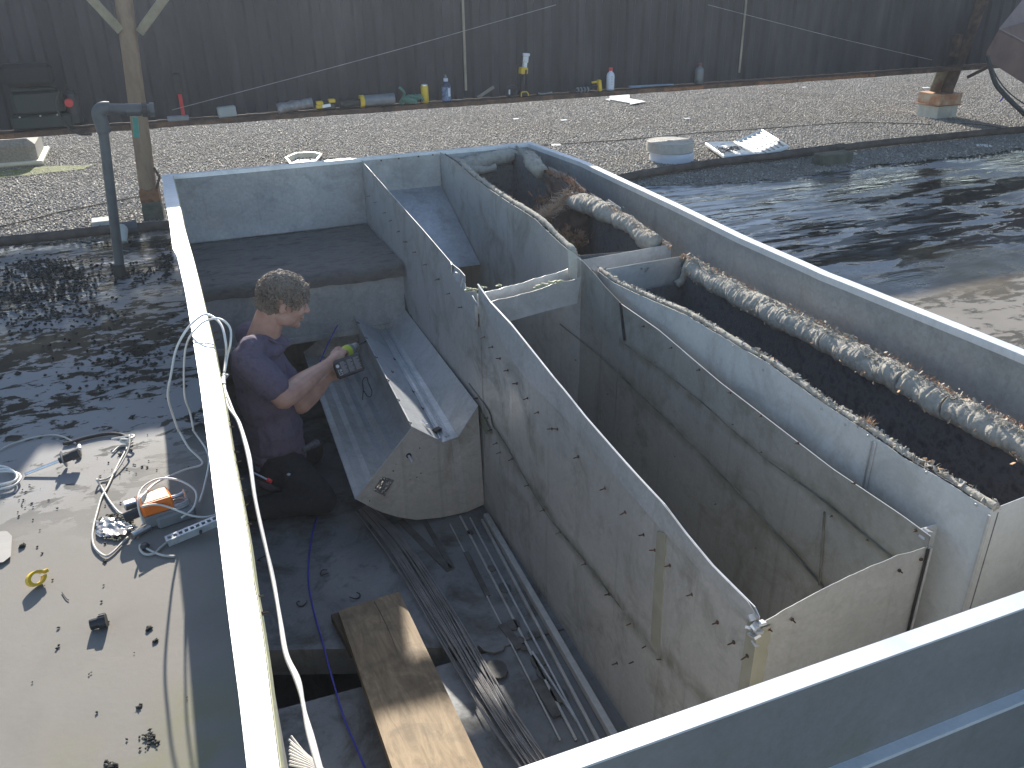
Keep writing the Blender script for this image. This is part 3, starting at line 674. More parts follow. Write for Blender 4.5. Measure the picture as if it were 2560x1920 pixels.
# filler panels where the two duct runs meet
zl_ = atx(1190, 818, WX).z
sheet('side_panel', [(WX + .001, yA + .01, zl_), (WX + .001, L[0].y - .01, zl_ + .01)], [(WX + .001, yA + .01, FZ), (WX + .001, L[0].y - .01, FZ)], M['steel_dark'], duct, nx=8, ny=10, amp=.002)
sheet('side_panel', [(BX, yB + .01, Bt[-1].z - .005), (BX, R1[0].y - .005, R1[0].z - .002)], [(BX, yB + .01, FZ), (BX, R1[0].y - .005, FZ)], M['steel_dark'], duct, nx=8, ny=10, amp=.002)
q = [aty(x, y, R1[0].y + .03) for x, y in [(1420, 622), (1453, 646), (1451, 700), (1436, 705), (1424, 690)]]
MB().prism(q, (0, .004, 0)).build('corner_patch', M['concrete'], duct, label='pale sealed corner where the ducts meet')

MB().box(((BX + CX) / 2 + .002, yn1 + .03, (FZ + R2[-1].z) / 2), (CX - BX - .006, .004, R2[-1].z - FZ)).build('filler_strip', M['steel_pale'], duct)
# ------------------------------------------------------------------ insulated ducts on the right
def roll(name, path, r, m, parent, seg=14, per=10, seed=0.0, crease=.35, label=None, flat=1.0):
    P_ = resample(spline(path, 8), max(24, int(per * len(path)))); n_ = len(P_); vs = []; fs = []
    up = Vector((0, 0, 1))
    for i, p in enumerate(P_):
        t = (P_[min(i + 1, n_ - 1)] - P_[max(i - 1, 0)]).normalized(); a = (up - t * up.dot(t)).normalized(); b_ = t.cross(a)
        rr = (r[0] + (r[1] - r[0]) * i / (n_ - 1)) if isinstance(r, tuple) else r
        cr = 1 - crease * max(0, nz(p, 9, seed + 5)) ** 1.5 * 2
        for k in range(seg):
            th = 2 * math.pi * k / seg; d = a * math.cos(th) * flat + b_ * math.sin(th); q = p + d * rr
            w_ = 1 + .26 * nz(q, 7, seed) + .20 * nz(q, 19, seed) + .13 * nz(q, 47, seed) + .10 * nz(q, 110, seed)
            vs.append(p + d * rr * w_ * cr)
    for i in range(n_ - 1):
        for k in range(seg):
            l = (k + 1) % seg; fs.append((i * seg + k, i * seg + l, (i + 1) * seg + l, (i + 1) * seg + k))
    fs.append(tuple(reversed(range(seg)))); fs.append(tuple(range((n_ - 1) * seg, n_ * seg)))
    return link(name, vs, fs, m, parent, True, label)
def tufts(name, path, m, parent, n_=400, L=.02, r=.0007, spread=.012, seed=1, up=.6, label=None):
    rg = random.Random(seed); P_ = resample(path, 200); mb = MB()
    for i in range(n_):
        p = P_[rg.randrange(200)] + Vector((rg.gauss(0, spread * .5), rg.gauss(0, spread * .5), rg.gauss(0, spread * .3)))
        d = Vector((rg.uniform(-1, 1), rg.uniform(-1, 1), rg.uniform(-.3, 1) * up * 2)).normalized() * L * rg.uniform(.3, 1.2)
        s_ = d.cross(Vector((rg.uniform(-1, 1), rg.uniform(-1, 1), 1))).normalized() * r
        k = Vector((rg.uniform(-1, 1), rg.uniform(-1, 1), rg.uniform(-1, 1))) * L * .35
        mb.add([p - s_, p + s_, p + d * .5 + k * .5 + s_, p + d * .5 + k * .5 - s_, p + d + k], [(0, 1, 2, 3), (3, 2, 4)])
    o = mb.build(name, m, parent, label=label); o['kind'] = 'stuff'; return o
def flakes(name, path, m, parent, n_=160, s_=.008, spread=.006, seed=1, label=None):
    rg = random.Random(seed); P_ = resample(path, 300); mb = MB()
    for i in range(n_):
        p = P_[rg.randrange(300)] + Vector((rg.gauss(0, spread), rg.gauss(0, spread), rg.gauss(0, spread * .6)))
        ss = s_ * rg.uniform(.4, 1.5)
        R_ = Matrix.Rotation(rg.uniform(-1.2, 1.2), 3, 'X') @ Matrix.Rotation(rg.uniform(-1.2, 1.2), 3, 'Y') @ Matrix.Rotation(rg.uniform(0, 6), 3, 'Z')
        mb.box(p, (ss * 2, ss, ss * .25), R_)
    o = mb.build(name, m, parent, label=label); o['kind'] = 'stuff'; return o
def off(P_, d): d = Vector(d); return [p + d for p in P_]
# near lined duct
ld = thing('lined_duct', 'near insulated duct with black fibrous lining and a thick grey rolled edge', 'duct', (1.65, 2.0, FZ))
Cl = [(1494, 677), (1537, 708), (1622, 747), (1719, 789), (1860, 875), (1925, 912), (2030, 990), (2112, 1044), (2167, 1079), (2269, 1150), (2348, 1192), (2403, 1229), (2478, 1275)]
CL = [atx(x, y, CX) for x, y in Cl]
sheet('side_panel', CL, [Vector((CX, p.y, FZ)) for p in CL], M['steel_pale'], ld, nx=90, ny=16, amp=.004, ragged=.002, seed=61, label='pale left side panel')
Cr = [(1719, 638), (1817, 694), (1933, 757), (2050, 823), (2167, 881), (2283, 939), (2400, 994), (2560, 1075)]
CR = [atx(x, y, RX) for x, y in Cr]; CR.append(Vector((RX, CL[-1].y, CR[-1].z)))
sheet('side_panel', CR, [Vector((RX, p.y, FZ)) for p in CR], M['steel_dark'], ld, nx=60, ny=6, amp=.004, seed=63)
yc = CR[0].y
sheet('end_panel', [CL[0] + Vector((0, 0, 0)), aty(1600, 658, yc), CR[0]], [Vector((CX, yc, .16)), Vector((1.6, yc, .17)), Vector((RX, yc, .16))], M['steel'], ld, nx=30, ny=5, amp=.003, seed=65)
for x, y in [(1604, 672), (1615, 677), (1620, 671)]: MB().lathe([(0, .001), (.0035, .001)], aty(x, y, yc - .006), 8, Matrix.Rotation(math.pi / 2, 3, 'X')).build('hole', M['chrome'], ld)
yn = CL[-1].y
NE = [Vector((CX, yn, CL[-1].z)), aty(2560, 1243, yn), Vector((RX, yn, aty(2560, 1243, yn).z + .01))]
sheet('end_panel', NE, [Vector((p.x, p.y, FZ)) for p in NE], M['steel_pale'], ld, nx=30, ny=10, amp=.003, seed=67)
seam(ld, [Vector((CX - .004, yn - .003, CL[-1].z - .01)), Vector((CX - .004, yn - .003, -.3))], .004, 'steel')
seam(ld, [atx(2188, 1105, CX - .003), atx(2166, 1212, CX - .003), atx(2145, 1330, CX - .003)], .0035, 'steel_bright')
seam(ld, [atx(2180, 1100, CX - .003), atx(2158, 1208, CX - .003), atx(2137, 1325, CX - .003)], .002, 'steel_dark')
for x, y in [(1535, 720), (1722, 806), (1833, 865), (1907, 925), (2053, 1022), (2112, 1062), (2170, 1090), (2316, 1182), (2440, 1262)]: MB().lathe([(0, .002), (.003, .0015), (.004, 0)], atx(x, y, CX - .001), 7, Matrix.Rotation(-math.pi / 2, 3, 'Y')).build('rivet', M['steel_dark'], ld)
def liner(parent, L_, R_, y0, y1, zb, m=M['liner']):
    """fibrous boards inside the duct, 25 mm thick"""
    a = resample(L_, 30); b_ = resample(R_, 30)
    sheet('liner_board', [p + Vector((.022, 0, -.012)) for p in a], [Vector((a[0].x + .022, p.y, zb)) for p in a], m, parent, nx=60, ny=8, amp=.006, seed=71, th=.004)
    sheet('liner_board', [p + Vector((-.028, 0, -.03)) for p in b_], [Vector((b_[0].x - .028, p.y, zb)) for p in b_], m, parent, nx=60, ny=8, amp=.006, seed=73, th=.004)
    sheet('liner_board', [(a[0].x + .02, y1 - .03, a[0].z - .10), (b_[0].x - .03, y1 - .03, b_[0].z - .10)], [(a[0].x + .02, y1 - .03, zb), (b_[0].x - .03, y1 - .03, zb)], m, parent, nx=20, ny=10, amp=.008, seed=75)
    sheet('liner_board', [(a[0].x + .02, y0 + .02, a[-1].z - .02), (b_[0].x - .03, y0 + .02, b_[-1].z - .02)], [(a[0].x + .02, y0 + .02, zb), (b_[0].x - .03, y0 + .02, zb)], m, parent, nx=20, ny=6, amp=.006, seed=77)
    MB().box(((a[0].x + b_[0].x) / 2, (y0 + y1) / 2, zb), (b_[0].x - a[0].x - .01, y1 - y0 - .02, .02)).build('liner_board', m, parent)
liner(ld, CL, CR, yn, yc, FZ + .05)
rc = [(1728, 662), (1745, 680), (1800, 712), (1867, 749), (1972, 803), (2089, 862), (2186, 915), (2264, 950), (2341, 1001), (2439, 1047), (2555, 1112), (2640, 1165)]
RP = [atx(x, y, RX - .050) for x, y in rc]; RP = [p for p in RP if p.y > yn + .02]
cuts = [(0, .22), (.225, .50), (.505, .70), (.705, .80), (.805, 1.0)]
PP = resample(spline(RP, 6), 200)
for i, (u0, u1) in enumerate(cuts):
    seg_ = PP[int(u0 * 199):int(u1 * 199) + 1]
    roll('rolled_edge', off(seg_[::6] + [seg_[-1]], (random.uniform(-.003, .003), 0, random.uniform(-.003, .003))), .037, M['ins'], ld, per=30, seed=i * 3.3, crease=.12, seg=18)
roll('rolled_edge', [aty(1722, 652, yc - .03), aty(1716, 670, yc - .035), aty(1705, 700, yc - .03), aty(1690, 712, yc - .03)], .024, M['ins'], ld, per=12, seed=8)
flakes('torn_insulation', off(CR[:-1], (-.014, 0, -.002)), M['ins_raw'], ld, 900, .009, .006, 5)
flakes('torn_paper', off(RP, (-.002, 0, .034)), M['ins'], ld, 420, .0055, .012, 15)
tufts('loose_fibre', off(RP, (-.01, 0, .034)), M['ins'], ld, 2600, .014, .0006, .016, 16)
tufts('loose_fibre', off(RP, (.020, 0, .030)), M['fluff'], ld, 900, .016, .0007, .010, 18)
flakes('torn_paper', off(RP, (-.032, 0, -.012)), M['ins_raw'], ld, 160, .005, .010, 25)
tufts('loose_fibre', off(CR[:-1], (-.014, 0, .004)), M['fluff'], ld, 700, .012, .0006, .006, 6)
CLc = [p for p in CL]
crust = off(CLc[:10], (.012, 0, .004))
roll('rough_edge', crust, .0085, M['ins'], ld, per=30, seed=11, crease=.6, seg=10)
roll('rough_edge', off(CLc[10:], (.012, 0, .004)), .008, M['ins'], ld, per=24, seed=12, crease=.6, seg=10)
flakes('torn_insulation', off(CLc, (.014, 0, .006)), M['ins'], ld, 900, .0055, .005, 7)
flakes('torn_insulation', off(CLc, (.018, 0, .003)), M['ins_raw'], ld, 260, .005, .005, 17)
tufts('loose_fibre', off(CLc, (.012, 0, .008)), M['ins'], ld, 900, .013, .0005, .007, 8)
tp = atx(2150, 1065, CX + .012)
tufts('fibre_tuft', [tp, tp + Vector((.01, -.02, .012))], M['ins_raw'], ld, 260, .022, .0006, .010, 9, label='orange-brown tuft sticking up from the rim')
# far lined duct
fd = thing('lined_duct', 'far insulated duct with torn brown fibre hanging into its black inside', 'duct', (1.63, 3.6, FZ))
Dr = [(1323, 362), (1361, 412), (1428, 443), (1455, 470), (1513, 505), (1606, 568), (1677, 610)]
DR = [atx(x, y, RX) for x, y in Dr]; DR[0].y = YB - .06
DR[0].z = atx(1340, 385, RX).z
sheet('side_panel', DR, [Vector((RX, p.y, FZ)) for p in DR], M['steel_dark'], fd, nx=50, ny=6, amp=.004, ragged=.003, seed=81)
yd = DR[-1].y
DN = [Vector((BX + .01, yd, aty(1455, 650, yd).z)), aty(1564, 631, yd), aty(1607, 623, yd), Vector((RX, yd, DR[-1].z))]
DNb = [aty(1486, 677, yd), aty(1564, 664, yd), aty(1607, 657, yd), aty(1677, 646, yd)]
sheet('end_panel', DN, DNb, M['steel_bright'], fd, nx=40, ny=4, amp=.003, seed=83, label='bright bent near end panel')
sheet('end_panel', off(DNb, (0, .012, 0)), [Vector((p.x, yd + .012, FZ)) for p in DNb], M['steel_dark'], fd, nx=20, ny=4, amp=.002, seed=84)
DL = off(Bt, (.006, 0, 0))
liner(fd, DL, DR, yd, YB - .06, FZ + .05)
crD = off(DL[1:], (.014, 0, .003)) + [Vector((BX + .02, yd + .02, Bt[-1].z - .01)), aty(1440, 640, yd + .01)]
roll('rough_edge', crD, .011, M['ins'], fd, per=40, seed=21, crease=.7, seg=10)
flakes('torn_insulation', crD, M['ins'], fd, 700, .0065, .005, 31)
flakes('torn_insulation', off(crD, (.005, 0, 0)), M['ins_raw'], fd, 200, .006, .005, 33)
tufts('loose_fibre', off(crD, (0, 0, .004)), M['ins'], fd, 800, .014, .0005, .006, 32)
rp1 = [atx(x, y, RX - .05) for x, y in [(1428, 506), (1475, 512), (1525, 536), (1583, 571), (1612, 596), (1640, 612)]]
roll('rolled_edge', rp1, .040, M['ins'], fd, per=30, seed=23, crease=.12, seg=18)
rp2 = [Vector((BX + .05, YB - .10, H - .06)), aty(1165, 413, YB - .10), aty(1215, 400, YB - .09), aty(1290, 386, YB - .08), aty(1318, 392, YB - .11), atx(1337, 410, RX - .04), atx(1352, 432, RX - .05)]
roll('rolled_edge', rp2, .040, M['ins'], fd, per=24, seed=25, crease=.6, label='lumpy grey roll across the far end')
rp3 = [Vector((BX + .06, YB - .13, H - .07)), aty(1200, 425, YB - .13), aty(1240, 418, YB - .14)]
roll('rolled_edge', rp3, .022, M['ins'], fd, per=14, seed=27)
# torn facing sagging inwards
A_ = resample([atx(x, y, RX - .01) for x, y in [(1352, 418), (1395, 440), (1430, 448), (1452, 475), (1480, 495)]], 14)
B_ = resample([Vector((1.79, 3.98, .30)), Vector((1.76, 3.85, .25)), Vector((1.71, 3.74, .17)), Vector((1.74, 3.62, .20)), Vector((1.78, 3.52, .26))], 14)
vs = []; fs = []; K = 12
for i in range(14):
    for j in range(K):
        t = j / (K - 1); p = A_[i].lerp(B_[i], t) + Vector((0, 0, .03 * math.sin(math.pi * t) + .05 * nz((i * .5, j * .4, 0), 1)))
        p += Vector((.04 * nz((i, j, 3), .5), .05 * nz((i, j, 9), .6), 0)); vs.append(p)
for i in range(13):
    for j in range(K - 1):
        a = i * K + j; fs.append((a, a + 1, a + K + 1, a + K))
link('torn_facing', vs, fs, pmat('dark_torn_facing', (.05, .03, .024), (.13, .075, .05), 30, .95, 0, .9, 60), fd, True, 'brown torn facing sagging into the duct')
flakes('torn_paper', off(rp1, (-.002, 0, .035)), M['ins'], fd, 160, .0055, .012, 45)
tufts('loose_fibre', off(rp1, (-.01, 0, .036)), M['ins_raw'], fd, 700, .020, .0007, .018, 46)
tufts('loose_fibre', off(rp2, (0, 0, .034)), M['ins'], fd, 700, .018, .0007, .018, 47)
flakes('torn_paper', off(rp2, (0, 0, .032)), M['ins'], fd, 160, .006, .012, 48)
tufts('loose_fibre', [atx(1425, 478, RX - .05), atx(1405, 500, RX - .10), atx(1385, 525, RX - .16), atx(1350, 540, RX - .25)], M['ins_raw'], fd, 900, .055, .0011, .03, 41, .2, 'tan and brown fibres hanging from the tear')
tufts('loose_fibre', [atx(1370, 430, RX - .03), atx(1430, 455, RX - .03), atx(1455, 480, RX - .03)], M['fluff'], fd, 500, .03, .0009, .012, 42)
tufts('loose_fibre', [Vector((1.6, 3.9, .14)), Vector((1.62, 3.6, .04))], M['fluff'], fd, 1100, .07, .0010, .06, 43, -.2)
tufts('loose_fibre', [Vector((1.76, 4.0, .27)), Vector((1.68, 3.75, .15)), Vector((1.76, 3.55, .24))], M['ins_raw'], fd, 900, .06, .0009, .04, 49, .3)
flakes('torn_insulation', [Vector((1.80, 4.05, .32)), Vector((1.70, 3.8, .17)), Vector((1.76, 3.55, .24))], M['fluff'], fd, 420, .016, .035, 50)
flakes('torn_insulation', [atx(1615, 585, RX - .012), atx(1672, 616, RX - .012)], M['ins_raw'], fd, 160, .009, .005, 44)
b = MB(); b.prism([atx(x, y, RX + .002) for x, y in [(1520, 498), (1552, 520), (1550, 527), (1519, 507)]], (.002, 0, 0)); b.build('loose_clip', M['steel_bright'], fd)
# ------------------------------------------------------------------ hood fixed on the long duct
hood = thing('metal_hood', 'folded metal hood with a ribbed open mouth, fixed to the long duct before the worker', 'duct hood', (.7, 3.3, FZ))
N0, N1 = 2.774, 3.95
PR0 = [(.440, -.422), (.683, -.159), (.799, -.252), (.836, -.247), (.864, -.241), (.950, -.121)]
PR1 = [(.456, -.290), (.710, -.104), (.826, -.193), (.858, -.190), (.880, -.185), (.960, -.109)]
BOT = [(.963, -.585), (.887, -.603), (.78, -.600), (.673, -.583), (.60, -.550), (.536, -.509), (.49, -.47)]
BOT1 = [(x, z + .05) for x, z in BOT]
def ext(name, a, b_, m, y0=N0, y1=N1, nx=24, amp=.0015, seed=0, label=None, th=.0012):
    return sheet(name, [(a[0][0], y0, a[0][1]), (a[1][0], y1, a[1][1])], [(b_[0][0], y0, b_[0][1]), (b_[1][0], y1, b_[1][1])], m, hood, nx=nx, ny=4, amp=amp, seed=seed, label=label, th=th)
ext('top_panel', (PR0[1], PR1[1]), (PR0[2], PR1[2]), M['steel_bright'], label='sloping top panel, partly sunlit')
ext('valley', (PR0[2], PR1[2]), (PR0[4], PR1[4]), M['steel_bright'])
ext('back_panel', (PR0[4], PR1[4]), (PR0[5], PR1[5]), M['steel'], seed=2)
o_ = [(PR0[2][0] + .004, PR0[2][1] + .006), (PR1[2][0] + .004, PR1[2][1] + .006)]
for k, (dx, dz) in enumerate([(.0, .006), (.022, .009), (.034, .010)]):
    mb = MB(); mb.tube([(PR0[2][0] + dx, N0 + .02, PR0[2][1] + dz), (PR1[2][0] + dx, N1 - .02, PR1[2][1] + dz)], .004, 6); mb.build('fold', M['steel_bright'], hood)
pts = PR0 + BOT
# near end plate
mb = MB(); mb.prism([(x, N0 - .001, z) for x, z in pts], (0, -.0015, 0)); mb.build('end_plate', M['steel_dark'], hood, label='profile-shaped near end plate with a curved foot')
mb = MB(); mb.prism([(x, N1 + .003, z) for x, z in PR1 + BOT1], (0, .0015, 0)); mb.build('end_plate', M['steel_dark'], hood)
bb = [PR0[0]] + BOT[::-1]; bb1 = [PR1[0]] + BOT1[::-1]
vs = []; fs = []
for (x, z), (x1, z1) in zip(bb, bb1): vs += [(x, N0, z), (x1, N1, z1)]
for i in range(len(bb) - 1): a = 2 * i; fs.append((a, a + 1, a + 3, a + 2))
link('curved_bottom', vs, fs, M['steel'], hood, True)
# rim hems
for (p0, p1) in ((PR0[0], PR1[0]), (PR0[1], PR1[1])):
    mb = MB(); mb.tube([(p0[0], N0, p0[1]), (p1[0], N1, p1[1])], .0028, 6); mb.build('hem', M['steel_bright'], hood)
for a, b_ in zip(pts[:6], pts[1:6]):
    mb = MB(); mb.tube([(a[0], N0 - .002, a[1]), (b_[0], N0 - .002, b_[1])], .002, 5); mb.build('hem', M['steel_bright'], hood)
# ribbed interior of the mouth
inn = [(0, .004), (.06, .015), (.10, .060), (.16, .070), (.20, .115), (.27, .120), (.30, .155), (.40, .160), (.44, .190), (.62, .185), (.66, .150), (.74, .145), (.78, .110), (.90, .06), (1.0, .004)]
def mouthpt(P_, t, d):
    a, b_ = Vector((P_[0][0], 0, P_[0][1])), Vector((P_[1][0], 0, P_[1][1])); e = (b_ - a).normalized(); n_ = Vector((e.z, 0, -e.x)); q = a.lerp(b_, t) + n_ * d; return (q.x, q.z)
prev = None; ms = ['steel', 'steel_bright']
for i, (t, d) in enumerate(inn):
    cur = (mouthpt(PR0, t, d), mouthpt(PR1, t, d))
    if prev: ext('rib', prev, cur, M['steel_bright' if i in (6, 8, 9, 12) else 'steel'], y0=N0 + .003, y1=N1 - .003, nx=10, amp=.0006, seed=i)  # some ribs in paler steel stand in for light in the mouth
    prev = cur
# small details on it
def onT(t, u, dz=.003):    # t along length, u from ridge to valley
    x = (PR0[1][0] * (1 - u) + PR0[2][0] * u) * (1 - t) + (PR1[1][0] * (1 - u) + PR1[2][0] * u) * t
    z = (PR0[1][1] * (1 - u) + PR0[2][1] * u) * (1 - t) + (PR1[1][1] * (1 - u) + PR1[2][1] * u) * t
    return Vector((x, N0 + (N1 - N0) * t, z + dz))
for t, u in [(.02, .02), (.18, .03), (.33, .02), (.52, .02), (.7, .02), (.85, .02), (.97, .02), (.45, .45), (.22, .95), (.62, .92), (.35, .97)]:
    o = bpy.data.objects.new('screw', SCREW2); COL.objects.link(o); o.parent = hood; o.location = onT(t, u) - base_of(hood); o.rotation_euler = (0, .9, 0); o.scale = (1.7,) * 3
for x, y, r_ in [(1049, 1120, .003), (983, 1177, .0035), (924, 1252, .003), (1085, 1147, .002), (990, 1160, .002), (1042, 1193, .003), (1052, 1183, .003), (1025, 1198, .002)]:
    MB().lathe([(0, .001), (r_, .001)], aty(x, y, N0 - .004), 8, Matrix.Rotation(math.pi / 2, 3, 'X')).build('hole', M['black'], hood)
p = aty(1022, 1139, N0 - .004); MB().lathe([(0, .001), (.011, .001)], p, 12, Matrix.Rotation(math.pi / 2, 3, 'X')).build('hole', M['black'], hood)
MB().cyl(p + Vector((-.001, .0, 0)), p + Vector((.004, -.035, -.012)), .0055, 12).build('shaft', M['steel_bright'], hood)
q = [aty(x, y, N0 - .004) for x, y in [(968, 1187), (984, 1188), (988, 1208), (974, 1238), (956, 1240), (932, 1226), (945, 1205)]]
q = [aty(x, y, N0 - .004) for x, y in [(955, 1190), (985, 1200), (962, 1240), (933, 1225)]]
vs = []; fs = []
for i in range(11):
    for j in range(9):
        a = q[0].lerp(q[1], i / 10); b_ = q[3].lerp(q[2], i / 10); pp = a.lerp(b_, j / 8); vs.append(pp + Vector((.003 * nz((i, j, 1), .9), -.004 * abs(nz((i, j, 7), .8)) - .001, .003 * nz((i, j, 5), .9))))
for i in range(10):
    for j in range(8): a = i * 9 + j; fs.append((a, a + 1, a + 10, a + 9))
link('foil_patch', vs, fs, M['foil'], hood, False, 'crinkled square of foil tape')
mb = MB(); mb.prism([aty(x, y, N0 - .003) for x, y in [(1128, 1102), (1146, 1098), (1168, 1275), (1150, 1281)]], (0, -.002, 0)); mb.build('seam', M['steel'], hood)
p = onT(.06, .99, .012); MB().box(p, (.035, .02, .014), Matrix.Rotation(.4, 3, 'Z')).build('black_tape', M['black'], hood)
# step drill and screws lying in the fold: a thing of its own
bit = thing('step_drill_bit', 'small silver step drill bit lying in the fold of the metal hood', 'drill bit', onT(.07, .62, .01))
p = onT(.07, .62, .012); d = Vector((.012, -.034, -.006))
MB().lathe([(0, 0), (.003, 0), (.003, .012), (.009, .013), (.009, .018), (.007, .018), (.007, .024), (.005, .024), (.005, .03), (.001, .036)], p, 12, d.to_track_quat('Z', 'Y').to_matrix()).build('cone', M['chrome'], bit)
MB().cyl(p, p - d.normalized() * .02, .0032, 6).build('shank', M['chrome'], bit)
# wire bracket inside the mouth
wb = thing('wire_clip', 'small loop of dark wire hanging inside the ribbed mouth of the hood', 'wire', atx(915, 970, .62))
lp = [aty(x, y, 3.3) for x, y in [(906, 1000), (908, 975), (906, 955), (911, 944), (918, 945), (920, 955), (926, 968), (930, 980), (926, 992), (918, 990), (910, 978)]]
mb = MB(); mb.tube(spline(lp, 4), .0022, 6); mb.build('wire', M['rubber'], wb)
# ------------------------------------------------------------------ floor tracks by the wall
def bar(name, a, b_, wd, hh, m, cat, label, group=None):
    a = Vector(a); b_ = Vector(b_); c = (a + b_) / 2; d = b_ - a; L_ = d.length
    R_ = d.to_track_quat('Y', 'Z').to_matrix(); mb = MB(); mb.box(c, (wd, L_, hh), R_, min(wd, hh) * .15); o = mb.build(name, m); return tag(o, label, cat, group)
tr = thing('floor_track', 'grimy metal floor tracks with dark sealant blobs running along the long duct', 'track', (.9, 2.2, FZ))
lines = [((1215, 1290), (1540, 1850), .022, .03, 'steel'), ((1205, 1300), (1500, 1860), .010, .012, 'steel_dark'), ((1175, 1295), (1470, 1855), .006, .008, 'steel_bright'), ((1150, 1290), (1440, 1850), .008, .006, 'steel_dark'), ((1125, 1310), (1400, 1850), .005, .005, 'steel_dark'), ((1330, 1630), (1440, 1800), .006, .010, 'steel_bright')]
for (a, b_, wd, hh, m) in lines:
    A_, B_ = atz(*a, FZ + hh / 2), atz(*b_, FZ + hh / 2); c = (A_ + B_) / 2; d = B_ - A_
    mb = MB(); mb.box(c, (wd, d.length, hh), d.to_track_quat('Y', 'Z').to_matrix(), wd * .1); mb.build('rail', M[m], tr)
for x, y, s_ in [(1228, 1420, .03), (1262, 1468, .045), (1282, 1560, .045), (1330, 1585, .03), (1300, 1600, .03), (1345, 1650, .05), (1395, 1735, .055), (1360, 1680, .05), (1240, 1670, .07), (1180, 1640, .03), (1175, 1330, .025), (1310, 1620, .02)]:
    c = atz(x, y, FZ + .006); vs = [(c.x + s_ * .5 * math.cos(t) * (1 + .2 * nz((t, x, 0), .8)), c.y + s_ * .6 * math.sin(t) * (1 + .2 * nz((t, y, 3), .8)), c.z) for t in [k * .52 for k in range(12)]]
    mb = MB(); mb.prism(vs, (0, 0, -.005)); mb.build('blob', M['grime'], tr)
for (a, b_, wd) in [((1000, 1300), (1125, 1425), .03), ((1165, 1380), (1220, 1490), .02), ((1255, 1560), (1300, 1620), .03), ((1340, 1700), (1395, 1790), .035), ((1060, 1300), (1130, 1420), .02)]:
    A_, B_ = atz(*a, FZ + .003), atz(*b_, FZ + .003); d = B_ - A_; mb = MB(); mb.box((A_ + B_) / 2, (wd, d.length, .005), d.to_track_quat('Y', 'Z').to_matrix(), .001); mb.build('grime_strip', M['grime'], tr)
# torn sheet corner by the gap
vs = [atz(x, y, FZ + .006) for x, y in [(1195, 1612), (1225, 1604), (1262, 1612), (1258, 1624), (1235, 1632), (1210, 1626)]]
mb = MB(); mb.prism(vs, (0, 0, -.006)); mb.build('torn_corner', M['floor'], tr)
# ------------------------------------------------------------------ plank
def mat_wood():
    m, n, b = nodes('plank_wood'); v = coords(n, (1, .12, 1), (0, 0, -.12)); vv = coords(n)
    g_ = noise_n(n, v, 34, 5, .65, 1.2); c = ramp(n, g_, [(.32, (.16, .115, .068)), (.5, (.24, .175, .105)), (.68, (.31, .235, .145))])
    st = noise_n(n, vv, 9, 5, .65, .5); c = mix(n, ramp(n, st, [(.5, 0.0), (.66, .55)]), c, (.085, .065, .045))
    n.links.new(c, b.inputs['Base Color']); b.inputs['Roughness'].default_value = .75
    bump(n, b, g_, .35, .003); return m
M['wood'] = mat_wood()
zt0, zt1 = FZ + .05, FZ + .16
k1, k2 = atz(846, 1527, zt0), atz(998, 1478, zt0); wv = (k2 - k1)
k3 = atz(981, 1920, zt1); k4 = atz(1209, 1920, zt1)
pk = thing('wooden_plank', 'wide worn wooden plank lying across the dark floor gap, partly sunlit', 'plank', (k1 + k4) / 2 - Vector((0, 0, .05)))
e0_, e1_ = (k3 - k1), (k4 - k2)
vs = []; fs = []; n_ = 40; W_ = 8
for i in range(n_ + 1):
    t = 1.25 * i / n_; a = k1 + e0_ * t; b_ = k2 + e1_ * t
    for j in range(W_ + 1):
        p = a.lerp(b_, j / W_); p = p + Vector((0, 0, .0012 * nz(p, 12) - (.003 if j in (0, W_) else 0)))
        if i == 0: p = p + Vector((0, .004 * nz((j, 0, 0), .9), 0))
        vs.append(p)
for i in range(n_):
    for j in range(W_): q_ = i * (W_ + 1) + j; fs.append((q_, q_ + 1, q_ + W_ + 2, q_ + W_ + 1))
k = len(vs); T_ = .04
vs += [p - Vector((0, 0, T_)) for p in vs[:k]]
fs += [tuple(k + i for i in reversed(f)) for f in fs[:]]
for i in range(n_):
    a = i * (W_ + 1); b_ = a + W_ + 1; fs.append((a, b_, b_ + k, a + k)); a += W_; b_ += W_; fs.append((b_, a, a + k, b_ + k))
for j in range(W_): fs.append((j + 1, j, j + k, j + 1 + k))
link('board', vs, fs, M['wood'], pk)
cr = [k1.lerp(k2, .56) + Vector((0, 0, .0008)) + (e0_ + (e1_ - e0_) * .5) * t + wv * (.02 * math.sin(9 * t) + .10 * t) for t in [.02, .1, .2, .3, .4]]
MB().tube(cr, [.0014, .0011, .0008, .0006, .0003], 4).build('crack', M['rubber'], pk)
bl = thing('wood_block', 'dark wooden block half hidden under the far end of the plank', 'block', (k1.x, k1.y, FZ))
MB().box((k1.x + .045, k1.y - .08, FZ + .017), (.12, .20, .034), Matrix.Rotation(.12, 3, 'Z'), .003).build('offcut', pmat('dark_wood', (.05, .035, .025), (.10, .07, .045), 12, .85), bl)
